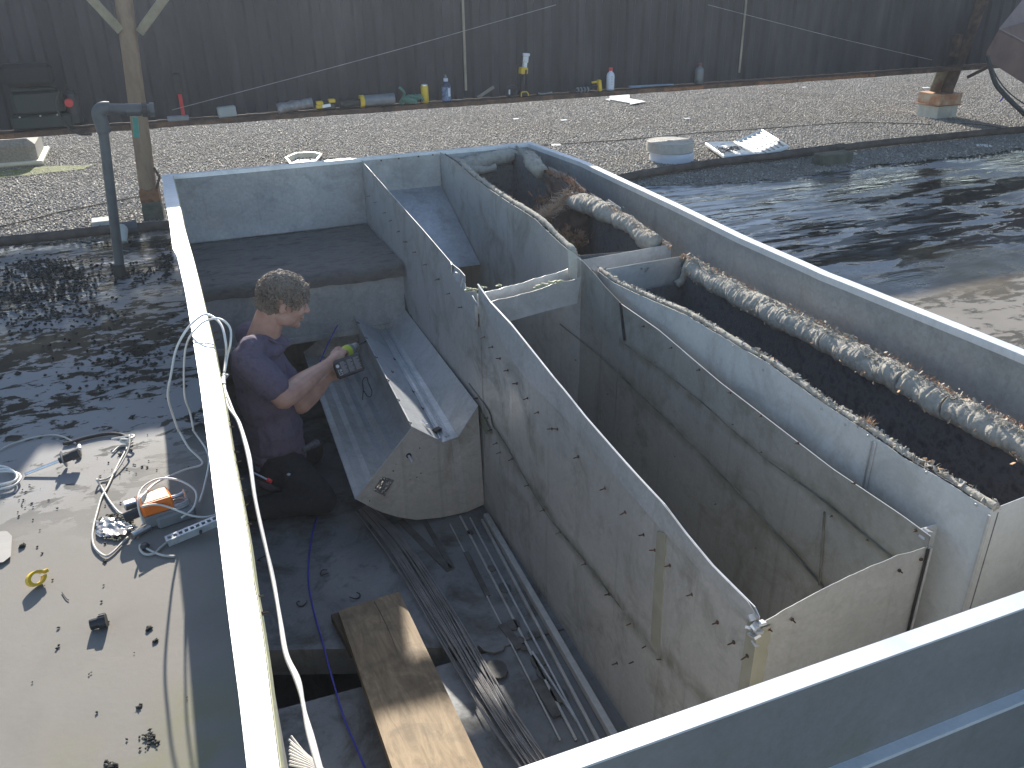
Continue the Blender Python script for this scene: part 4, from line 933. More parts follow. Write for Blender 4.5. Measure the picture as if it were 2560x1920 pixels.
# ------------------------------------------------------------------ bundles of wire and cords
def catn(pts, per=8): return spline(pts, per)
wbun = thing('wire_bundle', 'long bundle of thin grey wires lying across the pit floor', 'wires', atz(1100, 1600, FZ))
rg = random.Random(5)
mid0 = [(905, 1270), (975, 1345), (1060, 1470), (1150, 1620), (1240, 1770), (1345, 1925), (1400, 2010)]
wd0 = [26, 40, 44, 50, 50, 46, 44]
for k in range(26):
    f = rg.uniform(-1, 1); g_ = rg.uniform(-.3, .3); pts_ = []
    for i, ((x, y), w_) in enumerate(zip(mid0, wd0)):
        ff = max(-1, min(1, f + g_ * math.sin(i * 1.3 + k) + rg.uniform(-.08, .08)))
        pts_.append(atz(x + ff * w_ * .62, y - ff * w_ * .35, FZ + .006 + rg.uniform(0, .02)))
    MB().tube(catn(pts_, 6), .0021, 5).build('wire', M['galv_wire'] if 'galv_wire' in M else M.setdefault('galv_wire', pmat('grey_wire', (.22, .21, .21), (.36, .35, .35), 10, .5, .4)), wbun)
wb2 = thing('wire_bundle', 'short fan of pale wires in the sunlit corner below the left cap', 'wires', atz(740, 1890, -.2))
for k in range(9):
    a = Vector((.02 + .002 * k, 1.75 - .01 * k, .10 - .006 * k)); pts_ = [atz(725 + rg.uniform(-4, 4), 1840 + 9 * k, -.30), atz(760 + 3 * k, 1880 + 6 * k, -.31 + .004 * k), atz(800 + 5 * k, 1915 + 5 * k, -.33), atz(880 + 5 * k, 1990, -.40)]
    MB().tube(catn(pts_, 5), .0028, 5).build('wire', M['cable'], wb2)
def cord(name, pts, r, m, label, cat='cable', group=None, seg=7, per=7):
    mb = MB(); mb.tube(catn(pts, per), r, seg); o = mb.build(name, M[m], smooth=True); return tag(o, label, cat, group)
bc = [atz(x, y, FZ + .005) for x, y in [(797, 1275), (780, 1340), (772, 1400), (772, 1460), (785, 1530), (805, 1600)]] + [atz(822, 1665, FZ + .01), atz(838, 1722, FZ + .01), atz(860, 1795, FZ + .015), atz(885, 1855, FZ + .02), atz(915, 1925, FZ + .03), atz(950, 2010, FZ + .03)]
cord('cord', bc, .0032, 'cable_blue', 'thin blue cord snaking down the pit floor to the plank', 'cord')
cord('cord', [aty(x, y, y_) for x, y, y_ in [(800, 905, 3.6), (815, 870, 3.72), (840, 820, 3.85), (862, 788, 3.93), (880, 774, 3.955), (895, 768, 3.97), (905, 776, 3.98), (902, 788, 3.99)]], .0028, 'cable_blue', 'blue cord hooked over the far corner of the metal hood', 'cord')
for i, (x, y) in enumerate([(656, 1398), (813, 1431), (755, 1507), (887, 1490)]):
    c = atz(x, y, FZ + .006); lp = [c + Vector((.018 * math.cos(t + i), .014 * math.sin(t + i), .004 * math.sin(2 * t))) for t in [0, .9, 1.8, 2.7, 3.5, 4.3]]
    cord('cable_tie', lp, .0022, 'rubber', ['small curl of black tie on the floor by the left wall', 'small curl of black tie right of the blue cord', 'small curl of black tie left of the blue cord', 'small curl of black tie above the plank end'][i], 'cable tie')
# ------------------------------------------------------------------ siding wall on its rusty beam
YW = 6.60; zb = aty(1280, 257, 6.46).z
scr = thing('siding_wall', 'dark corrugated siding wall standing on a low rusty beam across the back', 'wall', (2.5, YW, zb))
def top_z(x):
    t = 1.70
    if x < -.10: t += min(.42, .42 * math.sqrt(max(0, min(1, (-.10 - x) / .32))))  # unseen rise, shaped to curve the shade edge on the left roof
    if 1.02 < x < 1.37: t = min(t, interp([(1.02, 1.34), (1.12, 1.355), (1.19, 1.40), (1.28, 1.46), (1.37, 1.70)], x))   # unseen notch added to let a sun patch onto the hood
    return t
PIT = .152
xs0 = -3.2
joints = [-3.2, aty(1160, 100, YW - .03).x - 3.6, aty(1160, 100, YW - .03).x - 1.8, aty(1160, 100, YW - .03).x, aty(1855, 100, YW - .03).x, aty(1855, 100, YW - .03).x + 1.85, aty(1855, 100, YW - .03).x + 3.7, 10.5, 12.5]
for a, b_ in zip(joints, joints[1:]):
    prof = []; x = a; 
    npr = max(1, round((b_ - a) / PIT)); pt = (b_ - a) / npr
    for k in range(npr):
        x = a + k * pt; prof += [(x, 0), (x + pt * .40, 0), (x + pt * .52, -.022), (x + pt * .86, -.022), (x + pt * .98, 0)]
    prof.append((b_, 0)); vs = []; fs = []; th = .002
    for (x, dy) in prof:
        zt = top_z(x); vs += [(x, YW + dy, zb + .035), (x, YW + dy, zt), (x, YW + dy + th, zb + .035), (x, YW + dy + th, zt)]
    for i in range(len(prof) - 1):
        q = i * 4; fs += [(q, q + 4, q + 5, q + 1), (q + 2, q + 3, q + 7, q + 6), (q + 1, q + 5, q + 7, q + 3), (q, q + 2, q + 6, q + 4)]
    link('siding_panel', vs, fs, M['screen'], scr)
MB().box((6.2, YW + .012, 1.655), (12.4, .03, .12)).build('sun_block_rail', M['rust_dark'], scr)  # added out of view to stop sun passing above the notch
for x, y in [(1160, 100), (1855, 100)]:
    p0 = aty(x, y, YW - .03); X_ = p0.x
    mb = MB(); mb.box((X_, YW - .036, (zb + .10 + 1.7) / 2), (.018, .008, 1.6 - zb), None, .002); mb.build('joint_strip', pmat('pale_joint', (.20, .17, .12), (.34, .29, .21), 6, .8), scr)
vs = []; fs = []; n_ = 220
def bz(x): return .004 * nz((x, 0, 0), 3) + .003 * nz((x, 0, 0), 14)
for i in range(n_ + 1):
    x = -3.2 + 15.7 * i / n_; d = bz(x); yf = 6.46 + .004 * nz((x, 5, 0), 6)
    vs += [(x, yf, zb + d), (x, yf, zb + .034 + d * .5), (x, YW + .05, zb + .034), (x, YW + .05, zb + .03), (x, yf + .008, zb + .024), (x, yf + .008, zb + d)]
for i in range(n_):
    a = i * 6; b_ = a + 6; fs += [(a + k, b_ + k, b_ + (k + 1) % 6, a + (k + 1) % 6) for k in range(6)]
link('beam', vs, fs, M['rust_dark'], scr, False, 'low rusty angle beam carrying tools')
mb = MB()
for (x0, x1) in [(-1.3, -.9), (3.95, 4.35), (4.9, 6.2)]: mb.box(((x0 + x1) / 2, 6.455, zb + .016), (x1 - x0, .006, .024))
mb.build('rust_patch', M['rust'], scr); 
ZS = zb + .036
def L_at(px, py, y=6.52): p = aty(px, py, y); return Vector((p.x, y, ZS))
def wire_(a, b_, r, label):
    o = MB().tube(spline([a, (Vector(a) + Vector(b_)) / 2 + Vector((0, 0, -.01)), b_], 8), r, 5).build('guy_wire', M['galv_wire']); tag(o, label, 'wire')
wire_(aty(430, 275, 6.40), aty(1390, 12, 6.40), .0022, 'thin wire slanting up the siding from the left post')
wire_(aty(1770, 12, 6.42), aty(2330, 150, 6.42), .0020, 'thin wire slanting down the siding to the right post')
# ------------------------------------------------------------------ left post with braces
pb = atz(388, 548, 0); pt_ = aty(300, -60, pb.y - .02)
post = thing('support_post', 'weathered orange-brown post with V braces standing behind the curb corner', 'post', (pb.x, pb.y, 0))
def beam(a, b_, wx, wy, m, name, parent, bev=.004, roll_=0):
    a = Vector(a); b_ = Vector(b_); d = b_ - a; q = d.to_track_quat('Z', 'Y').to_matrix(); mb = MB()
    if roll_: q = q @ Matrix.Rotation(roll_, 3, 'Z')
    mb.box((a + b_) / 2, (wx, wy, d.length), q, bev); return mb.build(name, m, parent)
up = aty(310, 5, pb.y); d_ = (up - Vector((pb.x, pb.y, .12))).normalized()
b0 = Vector((pb.x, pb.y, .30)); top = Vector((up.x, up.y, up.z)) + d_ * .035
MB().cyl(b0 - d_ * .16, top, .052, 16, .048).build('shaft', M['post_paint'], post, True)
autosmooth(post.children[0], 50)
MB().lathe([(.0, 0), (.085, 0), (.085, .09), (.078, .095), (.078, .12), (0, .12)], (pb.x, pb.y, .0), 4, Matrix.Rotation(.7, 3, 'Z')).build('footing', M['dark_concrete'], post)
MB().lathe([(.0, 0), (.080, 0), (.080, .07), (.06, .085), (0, .085)], (pb.x, pb.y, .12), 4, Matrix.Rotation(.7, 3, 'Z')).build('base_box', M['rust'], post)
for (x0, y0), (x1, y1) in (((303, 78), (222, -10)), ((348, 82), (415, -10))):
    a = aty(x0, y0, pb.y - .02); b_ = aty(x1, y1, pb.y - .02); b_ = b_ + (b_ - a) * .15
    beam(a, b_, .05, .05, pmat('pale_brace_wood', (.20, .16, .10), (.34, .28, .18), 8, .8), 'brace', post)
MB().tube([b0 + Vector((.045, -.04, -.10)), b0 + Vector((.075, -.05, -.03)), b0 + Vector((.05, -.05, .03))], .008, 8).build('hook', M['rust_dark'], post)
# ------------------------------------------------------------------ right post
rb = atz(2360, 300, 0); rpost = thing('support_post', 'rusty steel I-section post on an orange base by the right edge', 'post', (rb.x, rb.y + .12, 0))
c = Vector((rb.x + .06, rb.y + .16, 0))
MB().box(c + Vector((0, 0, .065)), (.26, .26, .13), None, .006).build('footing', M['concrete'], rpost)
MB().box(c + Vector((0, 0, .185)), (.28, .28, .11), None, .004).build('base_box', pmat('orange_rust', (.26, .10, .045), (.42, .20, .10), 8, .8, c3=(.50, .40, .28)), rpost)
MB().box(c + Vector((-.01, 0, .132)), (.32, .30, .006)).build('base_plate', M['rust'], rpost)
tp_ = aty(2440, 0, c.y); dd = Vector((tp_.x - c.x, 0, tp_.z - .24)); dd.normalize()
a0 = c + Vector((0, 0, .24)); a1_ = a0 + dd * 1.6
beam(a0 + Vector((.07, 0, 0)), a1_ + Vector((.07, 0, 0)), .012, .17, M['rust_dark'], 'flange', rpost, .001)
beam(a0 + Vector((-.07, 0, 0)), a1_ + Vector((-.07, 0, 0)), .012, .17, pmat('sunlit_rust', (.30, .22, .13), (.42, .35, .22), 6, .8, c3=(.22, .10, .05)), 'flange', rpost, .001)  # left flange painted pale as the sunlit side of the post
beam(a0, a1_, .14, .010, M['rust_dark'], 'web', rpost, .001)
beam(a0 + Vector((.0, -.088, 0)) , a1_ + Vector((.0, -.088, 0)), .10, .012, M['rust_dark'], 'cover_strip', rpost, .001)
MB().box(a0 + dd * .45 + Vector((-.10, -.01, 0)), (.06, .17, .20), None, .006).build('junction_box', M['rust_dark'], rpost)
# ------------------------------------------------------------------ rusty box beam at the right edge with cable
bt = thing('steel_box_beam', 'big rusty brown box beam reaching in at the upper right edge', 'beam', aty(2530, 130, 5.2))
P0 = [aty(x, y, 5.2) for x, y in [(2495, 72), (2560, 38), (2700, -30), (2740, 200), (2560, 208), (2470, 160), (2466, 135)]]
P0 = [aty(x, y, 5.2) for x, y in [(2497, 74), (2720, 190), (2720, 330), (2560, 209), (2466, 150), (2466, 130)]]
MB().prism(P0, (.5, .12, .05)).build('side_face', pmat('brown_oxide', (.10, .055, .045), (.17, .095, .075), 6, .75, 0, .3, 40), bt)
P1 = [aty(2497, 73, 5.2) + Vector((0, .0, .003)), aty(2720, 189, 5.2) + Vector((0, 0, .003)), aty(2720, 189, 5.2) + Vector((.9, .5, .30)), aty(2497, 73, 5.2) + Vector((.9, .5, .30))]
MB().prism(P1, (0, 0, -.01)).build('top_face', pmat('brown_oxide_lit', (.15, .10, .09), (.22, .15, .13), 6, .7), bt)  # top face painted lighter, as the lit side of the beam
mb = MB(); a = aty(2425, 190, 5.6); b_ = aty(2475, 165, 5.5); mb.box((a + b_) / 2, ((b_ - a).length * 1.3, .03, .025), (b_ - a).to_track_quat('X', 'Z').to_matrix(), .003); mb.build('bracket', M['rust_dark'], bt)
cord('black_cable', [aty(x, y, y_) for x, y, y_ in [(2468, 140, 5.2), (2478, 175, 5.15), (2490, 210, 5.1), (2510, 235, 5.0), (2540, 265, 4.9), (2580, 300, 4.85), (2650, 340, 4.8)]], .018, 'rubber', 'thick black cable bundle sagging from the rusty box beam')
cord('black_cable', [aty(x, y, y_) for x, y, y_ in [(2475, 160, 5.25), (2500, 205, 5.2), (2530, 238, 5.1), (2575, 268, 5.0), (2640, 300, 4.9)]], .005, 'rubber', 'thin black cable beside the thick bundle')
tag(MB().tube([aty(2512, 238, 5.0), aty(2500, 253, 5.0)], .006, 6).build('cable_tie', M['cable_blue']), 'blue tie end on the black cable bundle', 'cable tie')
# ------------------------------------------------------------------ pipes
rp = [atz(-60, 612, .05), atz(0, 604, .05), atz(150, 588, .05), atz(290, 572, .05), atz(415, 564, .05)]
rp[-1] = atz(440, 562, .05)
o = thing('roof_pipe', 'dark pipe lying across the roof left of the curb, with a tee', 'pipe', atz(200, 585, 0))
MB().tube(rp, .028, 12).build('pipe_run', M['pipe_rust'], o, True)
tj = atz(305, 572, .05); MB().cyl(tj + Vector((-.05, 0, 0)), tj + Vector((.06, 0, 0)), .040, 14).build('tee', M['pipe'], o)
MB().cyl(tj + Vector((.06, 0, 0)), tj + Vector((.085, 0, 0)), .046, 14).build('collar', M['pipe'], o)
MB().tube(spline([tj + Vector((.0, 0, 0)), tj + Vector((.0, -.07, .0)), tj + Vector((-.01, -.12, -.03)), tj + Vector((-.01, -.14, -.05))], 5), .034, 12).build('elbow', M['concrete'], o, True)
pbz = atz(302, 688, 0); o = thing('vent_pipe', 'dark grey upright pipe with elbow and horizontal arm, left of the curb', 'pipe', pbz)
pt2 = aty(252, 300, pbz.y + .04); ptr = aty(383, 273, pbz.y + .04)
MB().cyl(pbz, pt2 + Vector((0, 0, -.05)), .024, 14).build('riser', M['pipe'], o)
el = spline([pt2 + Vector((.004, 0, -.06)), pt2 + Vector((0, 0, -.02)), aty(247, 283, pbz.y + .04), aty(256, 272, pbz.y + .04), aty(275, 271, pbz.y + .04)], 5)
MB().tube(el, .033, 14).build('elbow', M['pipe'], o, True)
MB().cyl(aty(262, 272, pbz.y + .04), ptr, .025, 14).build('arm', M['pipe'], o)
MB().cyl(aty(315, 274, pbz.y + .04), aty(352, 274, pbz.y + .04), .030, 14).build('coupling', M['pipe'], o)
MB().cyl(aty(355, 274, pbz.y + .04), aty(368, 274, pbz.y + .04), .034, 14).build('clamp', M['rubber'], o)
MB().cyl(aty(374, 274, pbz.y + .04), aty(386, 274, pbz.y + .04), .034, 14).build('cap', M['pipe'], o)
MB().tube([pbz + Vector((0, 0, 0)), pbz + Vector((0, 0, .06))], [.035, .027], 14).build('boot', M['rubber'], o)
gp = [aty(338, 292, 5.0), aty(341, 343, 5.0)]
tag(MB().cyl(gp[0], gp[1], .014, 12).build('drain_tube', M['green']), 'short teal tube hanging under the grey pipe arm by the post', 'tube')
rpp = [atz(1530, 452, .05), atz(1600, 436, .05), atz(1800, 405, .05), atz(2000, 383, .05), atz(2200, 358, .05), atz(2350, 343, .05), atz(2480, 330, .04), atz(2640, 318, .04)]
o = MB().tube(spline(rpp, 4), .030, 12).build('roof_pipe', M['pipe_rust'], smooth=True); tag(o, 'long dark brown pipe lying along the gravel edge right of the curb', 'pipe')
hz_ = [atz(1915, 385, .04), atz(1990, 377, .05), atz(2060, 369, .06), atz(2105, 363, .06), atz(2113, 368, .05), atz(2100, 376, .05)]
o = MB().tube(spline(hz_, 5), .016, 10).build('hose_end', M['rubber'], smooth=True); tag(o, 'black hose folded back on top of the long pipe', 'hose')
c = atz(2085, 412, 0.0); o = MB().box(c + Vector((0, .02, .045)), (.30, .12, .09), Matrix.Rotation(.03, 3, 'Z'), .008).build('pipe_block', M['dark_concrete']); tag(o, 'dark mossy block supporting the long pipe', 'block')
c = atz(2130, 384, .012); o = MB().lathe([(0, .008), (.03, .008), (.045, 0), (0, -.008)], c, 9).build('stone', M['yel_seal']); tag(o, 'yellowish flat stone just behind the long pipe', 'stone')
c = atz(2460, 364, .008); o = MB().lathe([(0, .003), (.06, .003), (.065, 0)], c, 16).build('disc', M['white']); tag(o, 'small pale disc lying on the wet roof at right', 'disc')
c = atz(322, 560, 0.0); o = MB().box(atz(262, 553, .02), (.15, .12, .03), Matrix.Rotation(.05, 3, 'Z'), .004).build('paver', M['concrete']); tag(o, 'pale flat slab under the left pipe tee', 'slab')
# thin old cables over the gravel
M['old_wire'] = pmat('old_brown_wire', (.06, .045, .03), (.12, .09, .06), 10, .8)
cord('ground_wire', [atz(x, y, .018) for x, y in [(1300, 366), (1450, 357), (1600, 346), (1750, 332), (1900, 322), (2050, 311), (2130, 306), (2250, 308), (2330, 311)]], .004, 'old_wire', 'thin brown cable lying over the gravel up to the right post', 'cable')
cord('ground_wire', [atz(x, y, .018) for x, y in [(2400, 308), (2450, 312), (2520, 322), (2600, 336)]], .004, 'old_wire', 'thin brown cable lying on gravel beyond the right post', 'cable')
cord('ground_wire', [atz(x, y, .018) for x, y in [(-30, 572), (60, 553), (150, 530), (230, 514), (300, 500), (365, 488)]], .004, 'old_wire', 'thin brown cable lying over the gravel left of the post', 'cable')
# ------------------------------------------------------------------ things on the gravel
tr_ = thing('tape_roll', 'two stacked white rolls of strapping tape on the gravel', 'tape roll', atz(1702, 410, .006))
c = atz(1700, 408, .006); Rr = .185
c = Vector((c.x + .0, c.y + .13, .01))
def torus_roll(c, R_, r_, h_, name, m, parent):
    mb = MB(); mb.lathe([(r_, 0), (R_, 0), (R_ * 1.005, h_ * .5), (R_, h_), (R_ * .985, h_), (R_ * .98, h_ - .002)] + [v for k in range(9) for v in ((R_ * (.95 - .085 * k), h_ - .002), (R_ * (.947 - .085 * k), h_ - .0045), (R_ * (.935 - .085 * k), h_ - .0045), (R_ * (.932 - .085 * k), h_ - .002))] + [(r_, h_ - .002), (r_, 0)], c, 40)
    mb.f = mb.f[:-2]; return mb.build(name, m, parent)
torus_roll(c, .175, .03, .07, 'lower_roll', M['label_white'], tr_)
torus_roll(c + Vector((-.015, .01, .074)), .185, .028, .075, 'upper_roll', pmat('tape_tan', (.38, .35, .31), (.46, .43, .39), 30, .7), tr_)
MB().lathe([(.0, .0), (.03, 0), (.03, .06), (0, .06)], c + Vector((-.015, .01, .07)), 16).build('core', M['ins_raw'], tr_)
# white tool tray, opened like a book
ty = thing('tool_tray', 'open white plastic tool case lying propped on the gravel', 'tool case', atz(1830, 385, 0))
def tray_half(corners, name, bars, m):
    a, b_, c_, d_ = corners; n_ = (b_ - a).cross(d_ - a).normalized()
    if n_.z < 0: n_ = -n_
    mb = MB(); mb.prism([a, b_, c_, d_], n_ * .012); o = mb.build(name, m, ty)
    rim = MB(); rim.tube([p + n_ * .02 for p in (a, b_, c_, d_)], .012, 6, closed=True); rim.build('rim', m, ty)
    for r_ in range(bars[0]):
        for k in range(bars[1]):
            u = (k + .5) / bars[1]; v0 = (r_ + .12) / bars[0]; v1 = (r_ + .82) / bars[0]
            p0 = a.lerp(b_, v0).lerp(d_.lerp(c_, v0), u) + n_ * .016; p1 = a.lerp(b_, v1).lerp(d_.lerp(c_, v1), u) + n_ * .016
            MB().tube([p0, p1], .0055, 5).build('slot', m if bars[2] else M['grey_plastic'], ty)
A_ = [atz(1755, 366, .02), atz(1835, 360, .02), atz(1905, 394, .02), atz(1815, 400, .02)]
tray_half([atz(1765, 366, .025), atz(1842, 362, .025), atz(1900, 392, .025), atz(1812, 399, .025)], 'tray', (2, 11, True), M['white'])
hA = atz(1905, 396, .03); hB = atz(1838, 362, .03)
tray_half([hB, hA, aty(1970, 372, hA.y + .05), aty(1905, 332, hB.y + .10)], 'lid', (3, 6, False), M['white'])
MB().box(aty(1952, 358, hA.y + .22), (.05, .03, .03)).build('latch', M['black'], ty)
zt = thing('cable_ties', 'tangle of black cable ties lying in the white tool tray', 'cable ties', atz(1815, 385, .04))
rg = random.Random(9); c = atz(1815, 380, .05); mb = MB()
for k in range(46):
    a = c + Vector((rg.uniform(-.10, .10), rg.uniform(-.05, .05), rg.uniform(0, .03))); th = rg.uniform(-.5, 1.2); L_ = rg.uniform(.03, .1)
    mb.tube([a, a + Vector((math.cos(th) * L_ * .5, math.sin(th) * L_ * .5, .015)), a + Vector((math.cos(th) * L_, math.sin(th) * L_, 0))], .0022, 4)
o = mb.build('ties', M['black'], zt); o['kind'] = 'stuff'
# cream basin
bs = thing('plastic_basin', 'old cream plastic tray lying on the gravel just behind the far curb', 'tray', atz(750, 395, 0))
q = [atz(712, 393, .05), atz(740, 381, .05), atz(785, 379, .05), atz(805, 384, .05), atz(790, 402, .05), atz(725, 408, .05)]
cq = sum(q, Vector()) / 6; vs = []; fs = []
for i, p in enumerate(q): vs += [p, cq + (p - cq) * .90 + Vector((0, 0, 0)), cq + (p - cq) * .80 - Vector((0, 0, .04)), cq + (p - cq) * .86 - Vector((0, 0, .046)), cq + (p - cq) * 1.02 - Vector((0, 0, .01))]
for i in range(6):
    a = i * 5; b_ = ((i + 1) % 6) * 5; fs += [(a + k, b_ + k, b_ + (k + 1) % 5, a + (k + 1) % 5) for k in range(5) if k != 2]
fs.append(tuple(i * 5 + 2 for i in range(6))); fs.append(tuple(i * 5 + 3 for i in reversed(range(6)))); link('bowl', vs, fs, M['cream'], bs)
cord('basin_wire', [atz(x, y, z_) for x, y, z_ in [(790, 401, .03), (802, 395, .03), (806, 380, .05), (805, 375, .06), (795, 374, .05), (775, 377, .05)]], .004, 'old_wire', 'bent wire handle at the right end of the cream tray', 'wire')
# white folded panel
wp = thing('folded_sheet', 'white bent sheet lying on gravel below the siding beam', 'sheet', atz(1560, 252, 0))
p1, p2, p3, p4 = atz(1522, 240, .10), atz(1574, 238, .02), atz(1574, 258, .02), atz(1522, 248, .10)
MB().prism([atz(1524, 225, .02), atz(1574, 225, .02), atz(1574, 258, .02), atz(1524, 249, .02)], (0, 0, .004)).build('face', pmat('white_sheet_grey', (.5, .52, .5), (.56, .58, .56), 5, .6), wp)
MB().prism([atz(1575, 247, .024), atz(1614, 254, .03), atz(1575, 262, .024)], (0, 0, .004)).build('wing', M['white'], wp)
MB().prism([atz(1513, 249, .02), atz(1525, 247, .02), atz(1525, 252, .02)], (0, 0, .004)).build('corner', M['white'], wp)
rg = random.Random(3)
scr_l = ['white scrap left of the right post', 'white scrap far right on the gravel', 'tiny pale scrap near the tape rolls', 'pale scrap mid gravel below the bottle', 'pale scrap beside the folded sheet', 'pale shiny scrap on gravel near the right corner']
for i, (x, y, s_) in enumerate([(2315, 219, .045), (2010, 218, .03), (1718, 296, .03), (1410, 300, .035), (1290, 297, .03), (1390, 362, .04)]):
    c = atz(x, y, .018); o = MB().box(c, (s_ * 2, s_, .003), Matrix.Rotation(rg.uniform(-.4, .4), 3, 'Z') @ Matrix.Rotation(.15, 3, 'X'), .001).build('scrap', M['white']); tag(o, scr_l[i], 'scrap', 'white scraps on the gravel')
# white ac tray / bin at left
bn = thing('storage_bin', 'grey bin with pale rim on mossy gravel under the left end of the beam', 'bin', atz(40, 425, 0))
yb_ = atz(60, 421, .0).y
q0 = [aty(-120, 455, yb_), aty(100, 418, yb_)]
x0, x1 = aty(-150, 430, yb_).x, aty(108, 418, yb_).x
MB().box(((x0 + x1) / 2, yb_ + .35, .11), (x1 - x0 - .06, .62, .22), None, .05).build('body', pmat('mesh_grey', (.20, .19, .16), (.33, .31, .27), 60, .8), bn)
MB().box(((x0 + x1) / 2, yb_ + .35, .035), (x1 - x0 + .01, .70, .03), None, .02).build('rim', M['cream'], bn)
MB().box(((x0 + x1) / 2, yb_ + .35, .010), (x1 - x0, .66, .02), None, .01).build('base', M['yel_seal'], bn)
c = atz(50, 432, .008)
o = link('moss', [(c.x + .5 * math.cos(t) * (1 + .3 * nz((t, 0, 0), 2)), c.y + .16 * math.sin(t) * (1 + .3 * nz((t, 4, 0), 2)), .014) for t in [k * .3 for k in range(21)]], [tuple(range(21))], pmat('moss', (.06, .075, .015), (.16, .18, .04), 30, .95, 0, .8, 80)); tag(o, kind='stuff')
# ------------------------------------------------------------------ tools along the beam
def ldg(px, py=None): # ledge position at a pixel column
    y_ = py if py is not None else 352 - .0745 * px - 10
    return L_at(px, y_)
cmp_ = thing('green_machine', 'dark green boxy machine with red knob standing on the beam at far left', 'compressor', ldg(110))
c = ldg(115)
MB().box(c + Vector((0, .01, .06)), (.36, .14, .10), None, .012).build('base', pmat('dark_green_paint', (.005, .013, .012), (.009, .020, .019), 8, .5), cmp_)
MB().box(c + Vector((0, .01, .20)), (.30, .13, .17), None, .02).build('body', bpy.data.materials['dark_green_paint'], cmp_)
MB().box(c + Vector((-.02, -.01, .40)), (.30, .12, .16), None, .05).build('hood', pmat('soot_black', (.008, .009, .010), (.014, .015, .016), 8, .8), cmp_)
MB().box(c + Vector((0, -.06, .30)), (.26, .02, .02), None, .005).build('handle', bpy.data.materials['dark_green_paint'], cmp_)
for dx in (-.12, 0.0, .10): MB().lathe([(0, .003), (.005, .002), (.006, 0)], c + Vector((dx, -.066, .108)), 8, Matrix.Rotation(math.pi / 2, 3, 'X')).build('bolt', M['chrome'], cmp_)
for ch in cmp_.children:
    for v_ in ch.data.vertices: v_.co.z *= .86
p = aty(172, 258, 6.45); MB().cyl(p, p + Vector((0, .06, 0)), .026, 12).build('knob', M['red'], cmp_)
MB().box(c + Vector((.20, .02, .12)), (.08, .10, .22), None, .02).build('motor', M['black'], cmp_)
cord('machine_hose', [aty(x, y, 6.42) for x, y in [(150, 225), (142, 255), (150, 290), (170, 318), (200, 335), (230, 335)]], .008, 'rubber', 'black hose hanging from the green machine', 'hose')
ml = thing('mallet', 'dark mallet with red handle standing head-up on the beam', 'mallet', ldg(460))
c = ldg(462); MB().cyl(c + Vector((0, 0, .0)), c + Vector((0, 0, .17)), .012, 10).build('handle', M['red'], ml); MB().box(c + Vector((0, 0, .24)), (.06, .05, .14), None, .012).build('head', M['rubber'], ml)
blk = thing('white_block', 'small pale block sitting on the beam right of the mallet', 'block', ldg(570)); MB().box(ldg(570) + Vector((0, -.01, .035)), (.125, .06, .07), Matrix.Rotation(-.05, 3, 'Y'), .006).build('block', pmat('dull_white', (.30, .31, .30), (.38, .38, .36), 8, .7), blk)
stn = tag(MB().box(ldg(455) + Vector((-.02, -.05, .018)), (.14, .03, .035), None, .005).build('flat_tin', M['grey_plastic']), 'flat grey tin lying at the foot of the mallet', 'tin')
fw = thing('foil_parcel', 'long crumpled silver parcel lying on the beam', 'parcel', ldg(735))
roll('wrap', [ldg(695) + Vector((0, -.02, .03)), ldg(735) + Vector((0, -.02, .045)), ldg(783) + Vector((0, -.02, .055))], .035, pmat('dull_foil', (.14, .13, .13), (.30, .29, .29), 30, .5, .3, .6, 50), fw, seed=4, per=8)
yt = thing('yellow_tool', 'small yellow and black tool lying on the beam between parcel and torch', 'hand tool', ldg(815))
c = ldg(815); MB().box(c + Vector((0, -.02, .03)), (.14, .05, .05), None, .01).build('body', M['black'], yt)
for dx, dz in ((-.05, .03), (-.045, .055), (.045, .065)): MB().box(c + Vector((dx, -.03, dz)), (.05, .045, .025), None, .005).build('grip', M['yellow'], yt)
MB().box(c + Vector((.0, -.055, .035)), (.06, .006, .022), Matrix.Rotation(-.1, 3, 'Y'), .001).build('label', M['white'], yt)
pc = thing('dark_parcel', 'dark soft bundle on the beam left of the glass tube', 'bundle', ldg(865)); roll('wrap', [ldg(850) + Vector((0, -.02, .03)), ldg(905) + Vector((0, -.02, .035))], .03, M['rubber'], pc, seed=6)
tb = thing('clear_tube', 'long clear tube with a yellow end cap lying on the beam', 'tube', ldg(945))
a, b_ = ldg(910) + Vector((0, -.02, .045)), ldg(985) + Vector((0, -.02, .05)); MB().cyl(a, b_, .04, 16).build('barrel', pmat('hazy_plastic', (.13, .14, .15), (.20, .21, .22), 10, .35), tb)
MB().cyl(a - Vector((.03, 0, 0)), a, .045, 14).build('end_cap', M['yellow'], tb)
gl = thing('work_glove', 'green work glove lying in a heap on the beam', 'glove', ldg(1015))
c = ldg(1010)
MB().tube(spline([c + Vector((-.02, 0, .01)), c + Vector((0, -.03, .04)), c + Vector((.05, -.04, .03)), c + Vector((.09, -.05, .02))], 4), [.02] * 5 + [.028] * 4 + [.022] * 4, 10).build('palm', M['green_cloth'] if 'green_cloth' in M else M.setdefault('green_cloth', pmat('green_cloth', (.05, .13, .10), (.09, .20, .15), 20, .9)), gl, True)
for k in range(5):
    a = c + Vector((-.02 + .028 * k, -.03, .035)); MB().tube(spline([a, a + Vector((.02, -.01, .03 + .02 * (k < 1))), a + Vector((.05 - .07 * (k == 0), -.02, .035 - .012 * k + .06 * (k == 0)))], 4), .010, 7).build('finger', M['green_cloth'], gl, True)
cn = thing('drink_can', 'tall yellow drink can with silver top on the beam', 'can', ldg(1063))
